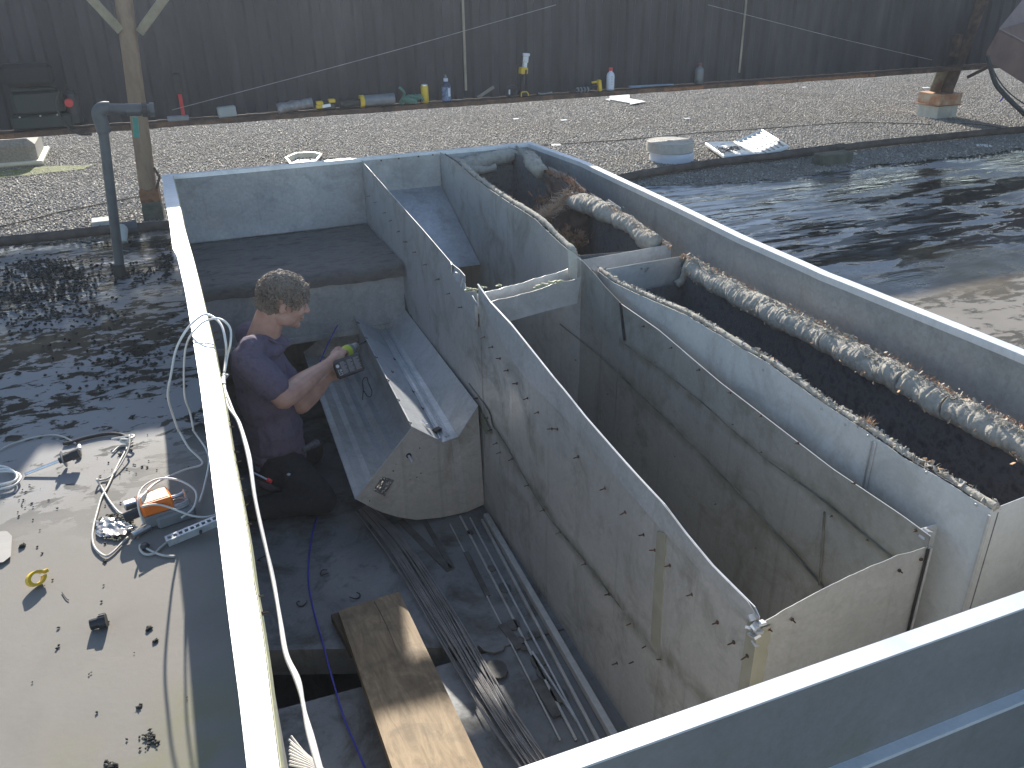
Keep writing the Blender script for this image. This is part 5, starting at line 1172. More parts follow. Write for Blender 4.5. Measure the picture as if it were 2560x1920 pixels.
c = ldg(1063, 257); MB().lathe([(0, 0), (.024, 0), (.029, .008), (.029, .118), (.027, .125), (0, .125)], c, 18).build('body', M['yellow'], cn, True); MB().lathe([(0, 0), (.026, 0), (.024, .010), (.021, .008), (0, .006)], c + Vector((0, 0, .124)), 18).build('top', M['chrome'], cn)
def bottle(label, px, h_, r_, mb_, mc, ml_, name='bottle'):
    t = thing(name, label, 'bottle', ldg(px)); c = ldg(px)
    MB().lathe([(0, 0), (r_, 0), (r_, h_ * .68), (r_ * .8, h_ * .76), (r_ * .42, h_ * .82), (r_ * .42, h_ * .86), (0, h_ * .86)], c, 18).build('body', mb_, t, True)
    MB().lathe([(0, 0), (r_ * .5, 0), (r_ * .5, h_ * .13), (0, h_ * .13)], c + Vector((0, 0, h_ * .86)), 14).build('cap', mc, t)
    if ml_: MB().lathe([(r_ * 1.01, h_ * .05), (r_ * 1.03, h_ * .06), (r_ * 1.03, h_ * .62), (r_ * 1.01, h_ * .63)], c, 18).build('label', ml_, t)
    return t, c
t, c = bottle('blue squeeze bottle with printed label and pale cap on the beam', 1117, .17, .034, pmat('blue_bottle', (.02, .03, .07), (.03, .05, .11), 8, .4), M['label_white'], pmat('printed_label', (.04, .07, .16), (.22, .30, .42), 60, .5))
MB().lathe([(0, 0), (.012, 0), (.004, .03), (0, .03)], c + Vector((0, 0, .165)), 10).build('nozzle', M['grey_plastic'], t)
MB().box(c + Vector((.012, -.036, .07)), (.016, .003, .06)).build('print', M['label_white'], t)
t, c = bottle('white bottle with bright red cap standing on the beam', 1525, .175, .032, M['label_white'], M['red'], M['label_white'])
for k in range(6): MB().box(c + Vector((-.004, -.034, .05 + .012 * k)), (.016 - .003 * (k % 2), .002, .003)).build('print', M['grey_plastic'], t)
bottle('hazy clear bottle with dull red cap near the right joint strip', 1746, .17, .036, pmat('hazy_bottle', (.11, .12, .13), (.16, .17, .18), 8, .35), pmat('dull_red', (.14, .05, .05), (.2, .07, .07), 8, .5), None)
hm = thing('hammer', 'pale wooden tool handle leaning on the beam', 'tool handle', ldg(1220)); MB().cyl(ldg(1195) + Vector((0, 0, .012)), ldg(1234) + Vector((0, -.01, .085)), .013, 10).build('handle', pmat('pale_handle', (.16, .14, .12), (.24, .21, .18), 10, .7), hm)
hd = thing('dark_gear', 'round black gear lying on the beam left of the yellow drill', 'tool', ldg(1276)); MB().tube([ldg(1276) + Vector((.045 * math.cos(t), -.02, .045 + .04 * math.sin(t))) for t in [k * .524 for k in range(12)]], .012, 8, True).build('ring', M['black'], hd, True); MB().box(ldg(1268) + Vector((0, -.05, .045)), (.012, .004, .035)).build('tag', M['label_white'], hd)
dr = thing('cordless_saw', 'yellow and black cordless tool standing upright against the siding', 'power tool', ldg(1306))
c = ldg(1306, 238); C0_ = c; MB().box(c + Vector((0, 0, .03)), (.075, .08, .05), None, .008).build('battery', M['black'], dr)
mb = MB(); mb.tube([c + Vector((-.035, -.045, .0)), c + Vector((-.035, -.045, .045)), c + Vector((-.02, -.045, .055)), c + Vector((.022, -.045, .055)), c + Vector((.04, -.045, .03)), c + Vector((.042, -.045, .01))], .006, 6); mb.build('foot', M['yellow'], dr)
MB().box(c + Vector((.0, 0, .14)), (.035, .045, .18), Matrix.Rotation(.06, 3, 'Y'), .01).build('grip', M['black'], dr)
MB().box(c + Vector((.006, -.01, .275)), (.075, .06, .07), Matrix.Rotation(.06, 3, 'Y'), .008).build('body', M['yellow'], dr)
MB().box(c + Vector((.016, -.044, .262)), (.016, .006, .05), Matrix.Rotation(.06, 3, 'Y')).build('trigger', M['black'], dr)
MB().box(c + Vector((.022, -.01, .335)), (.03, .04, .05), Matrix.Rotation(.1, 3, 'Y')).build('neck', M['white'], dr)
MB().box(c + Vector((.030, -.01, .39)), (.055, .03, .07), Matrix.Rotation(.1, 3, 'Y'), .006).build('head', M['chrome'], dr)
MB().lathe([(.010, 0), (.018, 0), (.018, .006), (.010, .006)], c + Vector((.030, -.026, .385)), 14, Matrix.Rotation(math.pi / 2, 3, 'X')).build('collar', M['label_white'], dr)
MB().box(c + Vector((.038, -.01, .44)), (.065, .03, .03), Matrix.Rotation(.1, 3, 'Y'), .003).build('shoe', M['label_white'], dr)
for ch in dr.children:
    for v_ in ch.data.vertices:
        v_.co.z = (v_.co.z) * .70; v_.co.x *= .8
pl = thing('pliers', 'pair of small pliers lying on the beam between drill and clamp', 'pliers', ldg(1350)); MB().tube(spline([ldg(1338) + Vector((0, -.03, .01)), ldg(1350) + Vector((0, -.03, .02)), ldg(1372) + Vector((0, -.03, .012))], 4), .008, 7).build('handle', M['rubber'], pl, True); MB().tube(spline([ldg(1340) + Vector((0, -.05, .02)), ldg(1352) + Vector((0, -.04, .012)), ldg(1374) + Vector((0, -.05, .02))], 4), .006, 7).build('handle', M['grey_plastic'], pl, True)
cl = thing('bar_clamp', 'black bar clamp with yellow jaw lying beside the red-capped bottle', 'clamp', ldg(1470)); MB().cyl(ldg(1420) + Vector((0, -.02, .015)), ldg(1490) + Vector((0, -.02, .04)), .010, 8).build('bar', M['black'], cl)
for k in range(4): MB().cyl(ldg(1440 + 8 * k) + Vector((0, -.02, .02)), ldg(1443 + 8 * k) + Vector((0, -.02, .021)), .022, 10).build('collar', M['grey_plastic'], cl)
MB().box(ldg(1495) + Vector((0, -.02, .045)), (.03, .04, .09), Matrix.Rotation(-.15, 3, 'Y'), .006).build('jaw', M['yellow'], cl); MB().box(ldg(1486) + Vector((0, -.02, .075)), (.07, .02, .012), Matrix.Rotation(-.1, 3, 'Y')).build('arm', M['yellow'], cl)
bb_ = thing('blue_bar', 'thin pale blue rod lying along the beam right of the bottle', 'rod', ldg(1620)); MB().cyl(ldg(1568) + Vector((0, -.03, .018)), ldg(1678) + Vector((0, -.03, .016)), .011, 8, .005).build('rod', pmat('pale_blue', (.16, .22, .30), (.22, .29, .38), 10, .5), bb_)
# ------------------------------------------------------------------ the worker
def mat_skin():
    m, n, b = nodes('skin'); v = coords(n); f = noise_n(n, v, 18, 4, .6)
    n.links.new(ramp(n, f, [(.3, (.46, .25, .185)), (.7, (.62, .38, .29))]), b.inputs['Base Color']); b.inputs['Roughness'].default_value = .5
    b.inputs['Subsurface Weight'].default_value = .12; b.inputs['Subsurface Radius'].default_value = (.012, .005, .003)
    bump(n, b, noise_n(n, v, 180, 3, .6), .12, .001); return m
M['skin'] = mat_skin()
M['shirt'] = pmat('heather_purple_shirt', (.095, .080, .120), (.14, .115, .165), 40, .9, 0, .25, 160, c3=(.115, .095, .14))
M['jeans'] = pmat('black_denim', (.010, .011, .014), (.022, .023, .028), 60, .9, 0, .3, 120)
M['hair'] = pmat('curly_blond_hair', (.07, .052, .040), (.27, .215, .165), 120, .8, 0, .4, 160, c3=(.14, .105, .08))
def ell(mb, c, r, R_=None, seg=14, rings=9):
    prof = [(math.sin(math.pi * (i + .0) / rings) , -math.cos(math.pi * i / rings)) for i in range(rings + 1)]
    vs = []; fs = []
    for i, (a, z) in enumerate(prof):
        a = max(a, .02)
        for k in range(seg):
            t = 2 * math.pi * k / seg; p = Vector((a * math.cos(t) * r[0], a * math.sin(t) * r[1], z * r[2]))
            if R_ is not None: p = R_ @ p
            vs.append(p + Vector(c))
    for i in range(rings):
        for k in range(seg): l = (k + 1) % seg; fs.append((i * seg + k, i * seg + l, (i + 1) * seg + l, (i + 1) * seg + k))
    fs.append(tuple(reversed(range(seg)))); fs.append(tuple(range(rings * seg, (rings + 1) * seg)))
    mb.add(vs, fs)
def limb(mb, a, b_, ra, rb, seg=14, mid=None):
    a = Vector(a); b_ = Vector(b_); d = (b_ - a); L_ = d.length; d.normalize()
    n_ = 7; P_ = []; R_ = []
    P_.append(a - d * ra * .95); R_.append(ra * .25); P_.append(a - d * ra * .6); R_.append(ra * .78)
    for i in range(n_):
        t = i / (n_ - 1); r_ = ra + (rb - ra) * t
        if mid: r_ += mid * math.sin(math.pi * min(1, t * 1.25))
        P_.append(a + d * L_ * t); R_.append(r_)
    P_.append(b_ + d * rb * .6); R_.append(rb * .78); P_.append(b_ + d * rb * .95); R_.append(rb * .25)
    mb.tube(P_, R_, seg)
def blob_obj(name, mb, m, parent, voxel=.005, sm=4, disp=None):
    o = mb.build(name, m, parent, True)
    r = o.modifiers.new('remesh', 'REMESH'); r.mode = 'VOXEL'; r.voxel_size = voxel; r.use_smooth_shade = True
    s = o.modifiers.new('smooth', 'SMOOTH'); s.factor = .5; s.iterations = sm
    if disp:
        for (sc_, st) in disp:
            tx = bpy.data.textures.new(name + '_fold', 'CLOUDS'); tx.noise_scale = sc_; tx.noise_depth = 2
            d = o.modifiers.new('folds', 'DISPLACE'); d.texture = tx; d.strength = st; d.mid_level = .5; d.texture_coords = 'LOCAL'
    return o
man = thing('person', 'man with curly hair in a faded purple T-shirt, holding a drill to the metal hood', 'person', (.2, 3.08, FZ))
KM = 1.055
def Q(x, y, z): return Vector((x * KM, y * KM, CZ + (z - CZ) * KM))
HC = Q(.308, 3.06, .318); HS = .93; pch = math.radians(20)
HR = Matrix(((math.cos(pch), 0, math.sin(pch)), (0, 1, 0), (-math.sin(pch), 0, math.cos(pch))))    # columns: forward, left, up
def hd_(f, s, u): return HC + HR @ Vector((f, s, u)) * HS
mb = MB()
ell(mb, hd_(-.012, 0, .022), (.092, .073, .082), HR)
ell(mb, hd_(.030, 0, -.030), (.056, .060, .080), HR)
ell(mb, hd_(.045, 0, -.075), (.036, .042, .036), HR)
ell(mb, hd_(.072, 0, -.100), (.018, .020, .016), HR)
ell(mb, hd_(.076, 0, .018), (.014, .050, .012), HR)                    # brow
for s in (-1, 1):
    ell(mb, hd_(.058, s * .038, -.030), (.026, .020, .022), HR)          # cheek
    ell(mb, hd_(.010, s * .052, -.070), (.040, .014, .026), HR)          # jaw
    ell(mb, hd_(-.010, s * .078, -.012), (.018, .008, .032), HR @ Matrix.Rotation(.2, 3, 'Y'))
    ell(mb, hd_(.074, s * .028, -.002), (.012, .014, .009), HR)
limb(mb, hd_(.086, 0, .000), hd_(.108, 0, -.034), .007, .0105, 10)
ell(mb, hd_(.098, .008, -.038), (.010, .008, .007), HR); ell(mb, hd_(.098, -.008, -.038), (.010, .008, .007), HR)
ell(mb, hd_(.086, 0, -.062), (.012, .024, .0065), HR); ell(mb, hd_(.083, 0, -.073), (.011, .021, .0065), HR)
SR, SL = Q(.140, 2.945, .150), Q(.180, 3.205, .135)
limb(mb, hd_(-.035, 0, -.055), Q(.185, 3.07, .12), .056, .066)
ell(mb, Q(.19, 3.07, .02), (.080, .115, .14)); ell(mb, Q(.20, 3.07, -.15), (.070, .11, .16))
ER = aty(708, 996, 3.03); WR_ = aty(818, 912, 3.33)
EL = aty(752, 1012, 3.25); WL_ = aty(822, 942, 3.38)
limb(mb, SR, ER, .052, .042, mid=.006); limb(mb, ER, WR_, .044, .026, mid=.009)
limb(mb, SL, EL, .048, .039); limb(mb, EL, WL_, .041, .025, mid=.006)
rV = Vector(RW @ np.array([1.0, 0, 0])); uV = Vector(RW @ np.array([0, -1.0, 0])); fV = Vector(RW @ np.array([0, 0, 1.0]))
BA = aty(858, 884, 3.47); TIP = Vector((.702, 3.594, -.128)); BD = (TIP - BA).normalized()
BT = aty(871, 915, 3.33)
hx = (BT - BA); hx = (hx - BD * hx.dot(BD)); Hn = hx.normalized(); side = BD.cross(Hn).normalized()      # handle direction
if side.dot(uV) < 0: side = -side
PR = aty(842, 893, 3.405)
def palm(mb, w_, c, ax, nrm):
    limb(mb, w_, c, .023, .030, 12)
    for k in (-.022, -.008, .008, .022): limb(mb, w_.lerp(c, .55) + ax * k * .7, c + ax * k, .013, .0125, 8)
palm(mb, WR_, PR, Hn, side)
def finger(mb, pts, r0=.0095, r1=.0065):
    n_ = len(pts)
    for i in range(n_ - 1):
        a = r0 + (r1 - r0) * i / (n_ - 1); b_ = r0 + (r1 - r0) * (i + 1) / (n_ - 1); limb(mb, pts[i], pts[i + 1], a, b_, 8)
hm_ = BA.lerp(BT, .5)
for i, (off_, ln) in enumerate([(-.026, 1.05), (-.006, 1.0), (.013, .95), (.030, .78)]):
    K = PR + Hn * off_ + side * .010
    if i == 0: finger(mb, [K, K + BD * .034 + side * .012, K + BD * .058 + side * .008 - Hn * .004, K + BD * .078 + side * .0])
    else:
        finger(mb, [K, K + BD * .030 * ln + side * .018, K + BD * .050 * ln + side * .004, K + BD * .046 * ln - side * .020])
finger(mb, [PR - side * .012 - Hn * .030, PR - Hn * .040 - side * .022 + BD * .022, PR - Hn * .042 - side * .022 + BD * .046], .0115, .0085)
PL = aty(838, 936, 3.42); palm(mb, WL_, PL, Hn, side)
for i, (off_, ln) in enumerate([(-.024, 1), (-.005, 1.05), (.014, 1), (.030, .8)]):
    K = PL + Hn * off_ - side * .004; finger(mb, [K, K + BD * .030 * ln - side * .012, K + BD * .052 * ln + side * .002, K + BD * .052 * ln + side * .026])
finger(mb, [PL + side * .016 + Hn * .02, PL + side * .030 + Hn * .024 + BD * .018, PL + side * .036 + Hn * .022 + BD * .040], .0115, .0085)
# legs
KR, KL = Vector((.335, 2.99, -.53)), Vector((.36, 3.40, -.53)); FR_, FL_ = Vector((.08, 3.06, -.555)), Vector((.08, 3.50, -.555))
HR_, HL_ = Q(.20, 3.0, -.33), Q(.20, 3.16, -.33)
limb(mb, Q(.20, 3.07, -.28), HR_, .07, .07); limb(mb, HR_, KR, .075, .050); limb(mb, KR, FR_, .046, .033); limb(mb, HL_, KL, .075, .05); limb(mb, KL, FL_, .046, .033)
blob_obj('body', mb, M['skin'], man, .0042, 3)
# shirt
mb = MB()
ell(mb, Q(.180, 3.075, .045), (.108, .150, .14)); ell(mb, Q(.185, 3.075, -.06), (.112, .152, .16)); ell(mb, Q(.198, 3.075, -.20), (.114, .150, .16))
limb(mb, Q(.20, 3.08, -.24), Q(.203, 3.08, -.36), .115, .112)
for k in range(5): ell(mb, Q(.20, 3.08, -.20 - .05 * k), (.120, .158, .07))
ell(mb, Q(.172, 3.07, .122), (.070, .115, .050))
for S_, E_ in ((SR, ER), (SL, EL)):
    S2_ = S_.lerp(E_, .66); limb(mb, S_ + Vector((0, 0, -.004)), S2_, .064, .066); ell(mb, S_, (.064, .058, .060))
    ell(mb, S_.lerp(Q(.18, 3.07, .10), .4) - Vector((0, 0, .012)), (.064, .075, .050))
ell(mb, aty(668, 862, 3.24), (.078, .11, .050)); ell(mb, aty(664, 845, 3.24), (.058, .070, .036)); limb(mb, aty(662, 850, 3.22), aty(628, 872, 3.12), .034, .050); limb(mb, aty(662, 850, 3.26), aty(655, 872, 3.36), .034, .050)
sh = blob_obj('shirt', mb, M['shirt'], man, .005, 5, [(.10, .016), (.04, .008)])
nc = aty(679, 834, 3.24); cut = [nc + Vector((.076 * math.cos(t) * .78, .073 * math.sin(t), -.076 * math.cos(t) * .62 - .006 * abs(math.sin(t)))) for t in [k * .314 for k in range(20)]]
MB().tube(cut, .0075, 6, True).build('collar', M['shirt'], man, True)
MB().tube([SR.lerp(ER, .66), SR.lerp(ER, .69)], .0685, 18).build('sleeve_hem', M['shirt'], man, True)
mb = MB(); ell(mb, Q(.20, 3.08, -.36), (.122, .162, .10)); limb(mb, HR_, KR, .090, .066); limb(mb, KR, FR_, .060, .050); limb(mb, HL_, KL, .090, .066); limb(mb, KL, FL_, .060, .05)
blob_obj('trousers', mb, M['jeans'], man, .007, 4, [(.06, .010)])
for F_ in (FR_, FL_): MB().box(F_ + Vector((-.03, .02, .0)), (.12, .09, .09), None, .03).build('shoe', M['rubber'], man)
# hair : scalp shell and curls
mb = MB(); ell(mb, hd_(-.018, 0, .032), (.088, .075, .080), HR); ell(mb, hd_(-.050, 0, -.018), (.060, .066, .066), HR); ell(mb, hd_(.036, 0, .056), (.050, .060, .040), HR)
hb = mb.build('hair', M['hair'], man, True)
r = hb.modifiers.new('remesh', 'REMESH'); r.mode = 'VOXEL'; r.voxel_size = .006
tx = bpy.data.textures.new('hair_lump', 'CLOUDS'); tx.noise_scale = .016; tx.noise_depth = 2; d = hb.modifiers.new('lump', 'DISPLACE'); d.texture = tx; d.strength = .022; d.mid_level = .5; d.texture_coords = 'LOCAL'
rg = random.Random(12); mb = MB(); made = 0
while made < 1250:
    th = rg.uniform(0, 2 * math.pi); cz = rg.uniform(-.75, 1); sr = math.sqrt(1 - cz * cz)
    q = Vector((sr * math.cos(th), sr * math.sin(th), cz))
    f, s, u = -.018 + q.x * .098, q.y * .082, .026 + q.z * .088
    if f > .03 and u < .050: continue
    if f > -.045 and u < .012: continue
    if u < -.075: continue
    p = hd_(f, s, u); nrm = HR @ Vector((q.x / .104, q.y / .086, q.z / .092)).normalized(); t = nrm.cross(Vector((rg.uniform(-1, 1), rg.uniform(-1, 1), rg.uniform(-1, 1)))).normalized(); b2 = nrm.cross(t)
    t = (t + HR @ Vector((.5, 0, -.7)) * .8).normalized()
    L_ = rg.uniform(.012, .034) * (1.5 if u > .05 or f > .02 else 1); cu = rg.uniform(-1, 1) * .010; rr_ = rg.uniform(.5, 1.0)
    pts_ = [p - nrm * .004, p + nrm * .006 + t * L_ * .3 + b2 * cu, p + nrm * .010 + t * L_ * .7 + b2 * cu * 1.2, p + nrm * .004 + t * L_ + b2 * cu * .2]
    mb.tube(pts_, [.0032 * rr_, .0032 * rr_, .0024 * rr_, .0008], 4); made += 1
for (f, s, u) in [(.078, -.03, .052), (.082, -.01, .050), (.075, -.045, .045), (.080, .015, .052), (.062, -.06, .035), (.05, -.068, .022), (.03, -.074, .010), (.085, -.02, .058), (.07, .03, .05), (.015, -.078, .0), (.045, -.072, .012)]:
    p = hd_(f, s, u); d = HR @ Vector((.35, 0, -1)).normalized(); x = HR @ Vector((0.3, -.2, 0))
    mb.tube([p, p + d * .012 + x * .014, p + d * .024 + x * .006, p + d * .030 - x * .012], [.005, .0045, .003, .001], 5)
mb.build('curls', M['hair'], hb, True)['kind'] = 'stuff'
M['dark_line'] = pmat('eyebrow_hair', (.035, .022, .016), (.05, .035, .025), 60, .8)
for s in (-1, 1):
    MB().tube([hd_(.078, s * .048, .016), hd_(.088, s * .034, .022), hd_(.092, s * .018, .020)], [.0014, .0028, .0022], 5).build('eyebrow', M['dark_line'], man, True)
    MB().tube([hd_(.074, s * .042, -.004), hd_(.085, s * .032, -.007), hd_(.088, s * .020, -.004)], [.0012, .0018, .0012], 5).build('eye', M['dark_line'], man, True)
MB().tube([hd_(.094, -.014, -.0675), hd_(.088, -.022, -.066), hd_(.078, -.030, -.062)], [.0012, .0014, .0008], 4).build('mouth', pmat('lip_line', (.16, .06, .05), (.2, .08, .06), 40, .6), man)
MB().tube([hd_(-.002, -.086, -.004), hd_(-.004, -.087, -.016), hd_(.003, -.085, -.022)], [.002, .003, .0015], 5).build('ear_hollow', pmat('ear_shade', (.20, .09, .07), (.25, .12, .09), 40, .6), man)
# ------------------------------------------------------------------ the drill
dl = thing('cordless_drill', 'lime and grey cordless driver with a black battery facing the camera', 'cordless drill', BA)
MB().cyl(BA - BD * .055, BA + BD * .035, .030, 18).build('motor_housing', M['lime'], dl)
MB().tube([BA - BD * .075, BA - BD * .068, BA - BD * .055], [.018, .026, .030], 18).build('rear_cap', M['lime'], dl)
MB().cyl(BA + BD * .035, BA + BD * .058, .029, 18, .027).build('gearbox', M['grey_plastic'], dl)
MB().cyl(BA + BD * .060, BA + BD * .100, .0215, 20, .019).build('chuck', M['chrome'], dl)
MB().cyl(BA + BD * .100, BA + BD * .112, .013, 14, .008).build('nose', M['black'], dl)
MB().cyl(BA + BD * .11, TIP, .0032, 8).build('bit', M['rubber'], dl)
MB().tube([BA, BA.lerp(BT, .5), BT], [.019, .017, .020], 14).build('grip', M['black'], dl)
ex = (aty(908, 889, 3.33) - aty(838, 914, 3.33)).normalized(); ez = (Vector((0, 0, CZ)) - BT).normalized(); ex = (ex - ez * ex.dot(ez)).normalized(); ey = ez.cross(ex)
RB = Matrix((ex, ey, ez)).transposed()
MB().box(BT - ez * .020, (.118, .078, .030), RB, .010).build('battery_base', M['lime'], dl)
MB().box(BT + ez * .010, (.122, .082, .034), RB, .016).build('battery', M['black'], dl)
def onb(u, v, w_=.028): return BT + ex * u + ey * v + ez * w_
for k in range(3):
    x0 = -.030 + .029 * k
    for j in range(13): 
        v = .026 - .0042 * j; L_ = (.024 - .006 * ((j * 7 + k * 3) % 4 == 0) - .003 * ((j + k) % 3 == 1))
        MB().box(onb(x0 + L_ / 2, v, .0275), (L_, .0019, .0008), RB).build('print_line', M['label_grey'] if 'label_grey' in M else M.setdefault('label_grey', pmat('print_grey', (.30, .30, .32), (.38, .38, .40), 60, .6)), dl)
MB().lathe([(.0035, 0), (.0075, 0), (.0075, .0008), (.0035, .0008)], onb(-.043, .014, .0272), 16, RB).build('logo_ring', M['label_white'], dl)
def glyph(strokes, o_, s_, m=M['label_white']):
    mb = MB()
    for (a, b_) in strokes:
        p = onb(o_[0] + a[0] * s_, o_[1] + a[1] * s_, .0276); q = onb(o_[0] + b_[0] * s_, o_[1] + b_[1] * s_, .0276); mb.tube([p, q], .0012, 4)
    mb.build('print_mark', m, dl)
glyph([((0, 0), (0, 1.0)), ((0, 0), (.5, 0)), ((.5, 0), (.5, .35)), ((.5, .35), (.1, .35))], (-.046, -.026), .026)
glyph([((0, 0), (.5, 0)), ((.5, 0), (.5, .4)), ((0, .4), (.5, .4)), ((0, .2), (.5, .2))], (-.041, -.010), .016)
# screwdriver in the pocket
sdv = thing('screwdriver', 'screwdriver with red tip sticking out from behind the worker at the left wall', 'screwdriver', aty(650, 1190, 2.85))
a, b_ = aty(634, 1182, 2.83), aty(668, 1199, 2.80); MB().cyl(a, b_, .0035, 8).build('shaft', M['chrome'], sdv); MB().cyl(b_, b_ + (b_ - a).normalized() * .018, .008, 8).build('handle', M['red'], sdv)
tg = MB(); p = aty(722, 1189, 2.84); tg.lathe([(0, .0), (.006, .002), (.008, .006), (0, .012)], p, 8); o = tg.build('buckle', M['chrome'], man)
rgk = thing('rag', 'grey patterned rag tucked at the worker\'s hip', 'rag', aty(770, 1120, 2.9))
roll('cloth', [aty(758, 1124, 2.9), aty(775, 1116, 2.92), aty(792, 1106, 2.95)], .014, pmat('rag_cloth', (.02, .022, .03), (.09, .095, .11), 90, .9), rgk, per=8, seed=3)
# ------------------------------------------------------------------ white cords over the left cap
def solve_z(px, py, sx_, sy_):
    tgt = atz(sx_, sy_, 0); best = None
    for i in range(80):
        z = i * .008; P_ = atz(px, py, z); s_ = P_ - Vector((sd.x, sd.y, sd.z)) * (z / sd.z); e = (s_ - tgt).length
        if best is None or e < best[0]: best = (e, z)
    return best[1]
zk = solve_z(420, 992, 392, 1685)
def z4(L_): return [(x / 3.456, 630 + y / 3.456) for x, y in L_]
def z5(L_): return [(x / 3.16, 1030 + y / 3.16) for x, y in L_]
c1 = z4([(1935, 1050), (1952, 900), (1950, 780), (1905, 620), (1790, 540), (1690, 590), (1600, 690), (1520, 850), (1480, 1050), (1450, 1240), (1490, 1400), (1540, 1540)]) + z5([(1410, 140), (1490, 280), (1600, 405), (1450, 460), (1250, 550), (1160, 625), (1125, 690), (1140, 780), (1165, 880)])
zz = [.44, .46, .50, .53, .54, .53, .51, .46, .40, zk, .24, .17, .12, .07, .02, .02, .03, .09, .09, .05, .02]
M['cable_g'] = M['cable']
cord('white_cable', [atz(x, y, z) for (x, y), z in zip(c1, zz)], .0034, 'cable', 'outer loop of white cable draped over the left cap down to the orange actuator', 'cable', 'white cables over the left cap')
c2 = z4([(1942, 1040), (1965, 900), (1990, 800), (1992, 670), (1930, 592), (1850, 575), (1750, 612), (1660, 705), (1612, 800), (1590, 960), (1595, 1240), (1640, 1380), (1670, 1530)]) + z5([(1530, 150), (1625, 290), (1650, 400), (1610, 600), (1575, 710)])
zz = [.44, .46, .49, .52, .54, .54, .53, .50, .46, .40, .28, .20, .14, .10, .06, .04, .015, .012]
cord('white_cable', [atz(x, y, z) for (x, y), z in zip(c2, zz)], .0030, 'cable', 'inner loop of white cable draped over the left cap', 'cable', 'white cables over the left cap')
i1 = [(560, 935), (556, 955), (563, 975), (584, 1030), (601, 1062), (623, 1134), (630, 1182), (640, 1255), (664, 1365), (686, 1469), (703, 1560), (718, 1638), (747, 1699), (760, 1773), (781, 1842), (803, 1925), (830, 2020)]
i2 = [(560, 940), (564, 990), (572, 1020), (594, 1052), (612, 1110), (625, 1170), (636, 1240), (656, 1335), (681, 1435), (697, 1530), (712, 1630), (738, 1695), (756, 1750), (770, 1830), (796, 1925), (822, 2020)]
for ii, lb in ((i1, 'white cable hanging along the inner edge of the left cap, inner strand'), (i2, 'white cable hanging along the inner edge of the left cap, wavy strand')):
    cord('white_cable', [atz(x, y, .47 - .09 * min(1, max(0, (y - 935) / 500))) for x, y in ii], .0034, 'cable', lb, 'cable', 'white cables over the left cap')
mb = MB(); kp = atz(561, 938, .46); mb.tube([kp + Vector((-.012, 0, 0)), kp, kp + Vector((.008, -.012, .004)), kp + Vector((0, -.02, 0))], .004, 6); tag(mb.build('cable_tie', M['grey_plastic'], smooth=True), 'small grey tie bunching the white cables at the left cap', 'cable tie')
# ------------------------------------------------------------------ orange actuator
q0_, q1_ = atz(353, 1268, .085), atz(432, 1243, .085); e1 = (q1_ - q0_); L1 = e1.length; e1.normalize(); e2 = Vector((-e1.y, e1.x, 0))
Ra = Matrix((e1, e2, Vector((0, 0, 1)))).transposed(); A0 = Vector((q0_.x, q0_.y, 0))
act = thing('valve_actuator', 'orange and grey valve actuator wound in white cable beside the left curb', 'actuator', A0)
W2 = .075
def al(a, b_, z): return A0 + e1 * a + e2 * b_ + Vector((0, 0, z))
MB().box(al(L1 / 2, W2 / 2, .066), (L1, W2, .040), Ra, .006).build('cover', M['orange'], act)
MB().box(al(L1 * .52, W2 / 2, .028), (L1 * 1.0, W2 * 1.02, .036), Ra, .004).build('housing', M['grey_plastic'], act)
MB().box(al(L1 * .98, W2 * .30, .019), (L1 * 1.25, W2 * .85, .038), Ra, .006).build('gear_case', M['grey_plastic'], act)
MB().box(al(L1 * .5, W2 / 2, .0868), (L1 * .8, W2 * .66, .001), Ra).build('label', pmat('sticker', (.75, .50, .12), (.85, .80, .6), 26, .5), act)
MB().box(al(L1 * .28, W2 * .6, .0878), (L1 * .16, W2 * .25, .001), Ra).build('label', M['label_white'], act)
MB().cyl(al(-.045, W2 * .5, .045), al(.0, W2 * .5, .050), .014, 12).build('cable_gland', M['black'], act)
MB().box(al(-.018, W2 * .85, .066), (.035, .025, .022), Ra, .003).build('terminal', M['chrome'], act)
MB().cyl(al(-.04, -.01, .012), al(.01, .006, .014), .010, 10).build('shaft_end', M['chrome'], act)
jc = al(L1 * 1.18, W2 * .35, .040)
MB().tube([jc + e1 * (.022 * math.cos(t)) + e2 * (.022 * math.sin(t)) + Vector((0, 0, .006)) for t in [k * .785 for k in range(8)]], .005, 6, True).build('clamp_ring', M['steel_bright'], act, True)
mb = MB(); mb.tube(spline([jc + e2 * .022 + e1 * (-.03) + Vector((0, 0, .022)), jc + e2 * .014 + Vector((0, 0, .02)), jc + e2 * .022 + e1 * .03 + Vector((0, 0, .022))], 5), .006, 6); mb.build('clamp_bar', M['chrome'], act, True)
for s in (-1, 1): MB().cyl(jc + e1 * .024 * s + Vector((0, 0, -.01)), jc + e1 * .024 * s + e2 * .02 + Vector((0, 0, .032)), .0035, 8).build('bolt', M['chrome'], act)
for k in range(3): MB().tube([jc + Vector((0, 0, .002 + .007 * k)) + e1 * (.027 * math.cos(t)) + e2 * (-.004 + .020 * math.sin(t)) for t in [3.3 + j * .5 for j in range(6)]], .0028, 5).build('clamp_plate', M['steel_bright'], act)
wrap = [al(-.004, .0, .03), al(-.005, .01, .092), al(.02, .07, .10), al(.07, .10, .098), al(.12, .07, .092), al(.15, .02, .07), al(.13, -.02, .045), al(.09, -.03, .03)]
cord('white_cable', wrap, .0030, 'cable', 'white cable looped round the orange actuator', 'cable')
cord('white_cable', [al(.0, -.002, .088), al(.05, -.004, .075), al(.12, -.04, .03), al(.165, -.055, .02), al(.20, -.035, .015), al(.225, .0, .012)], .0030, 'cable', 'white cable crossing the grey side of the actuator', 'cable')
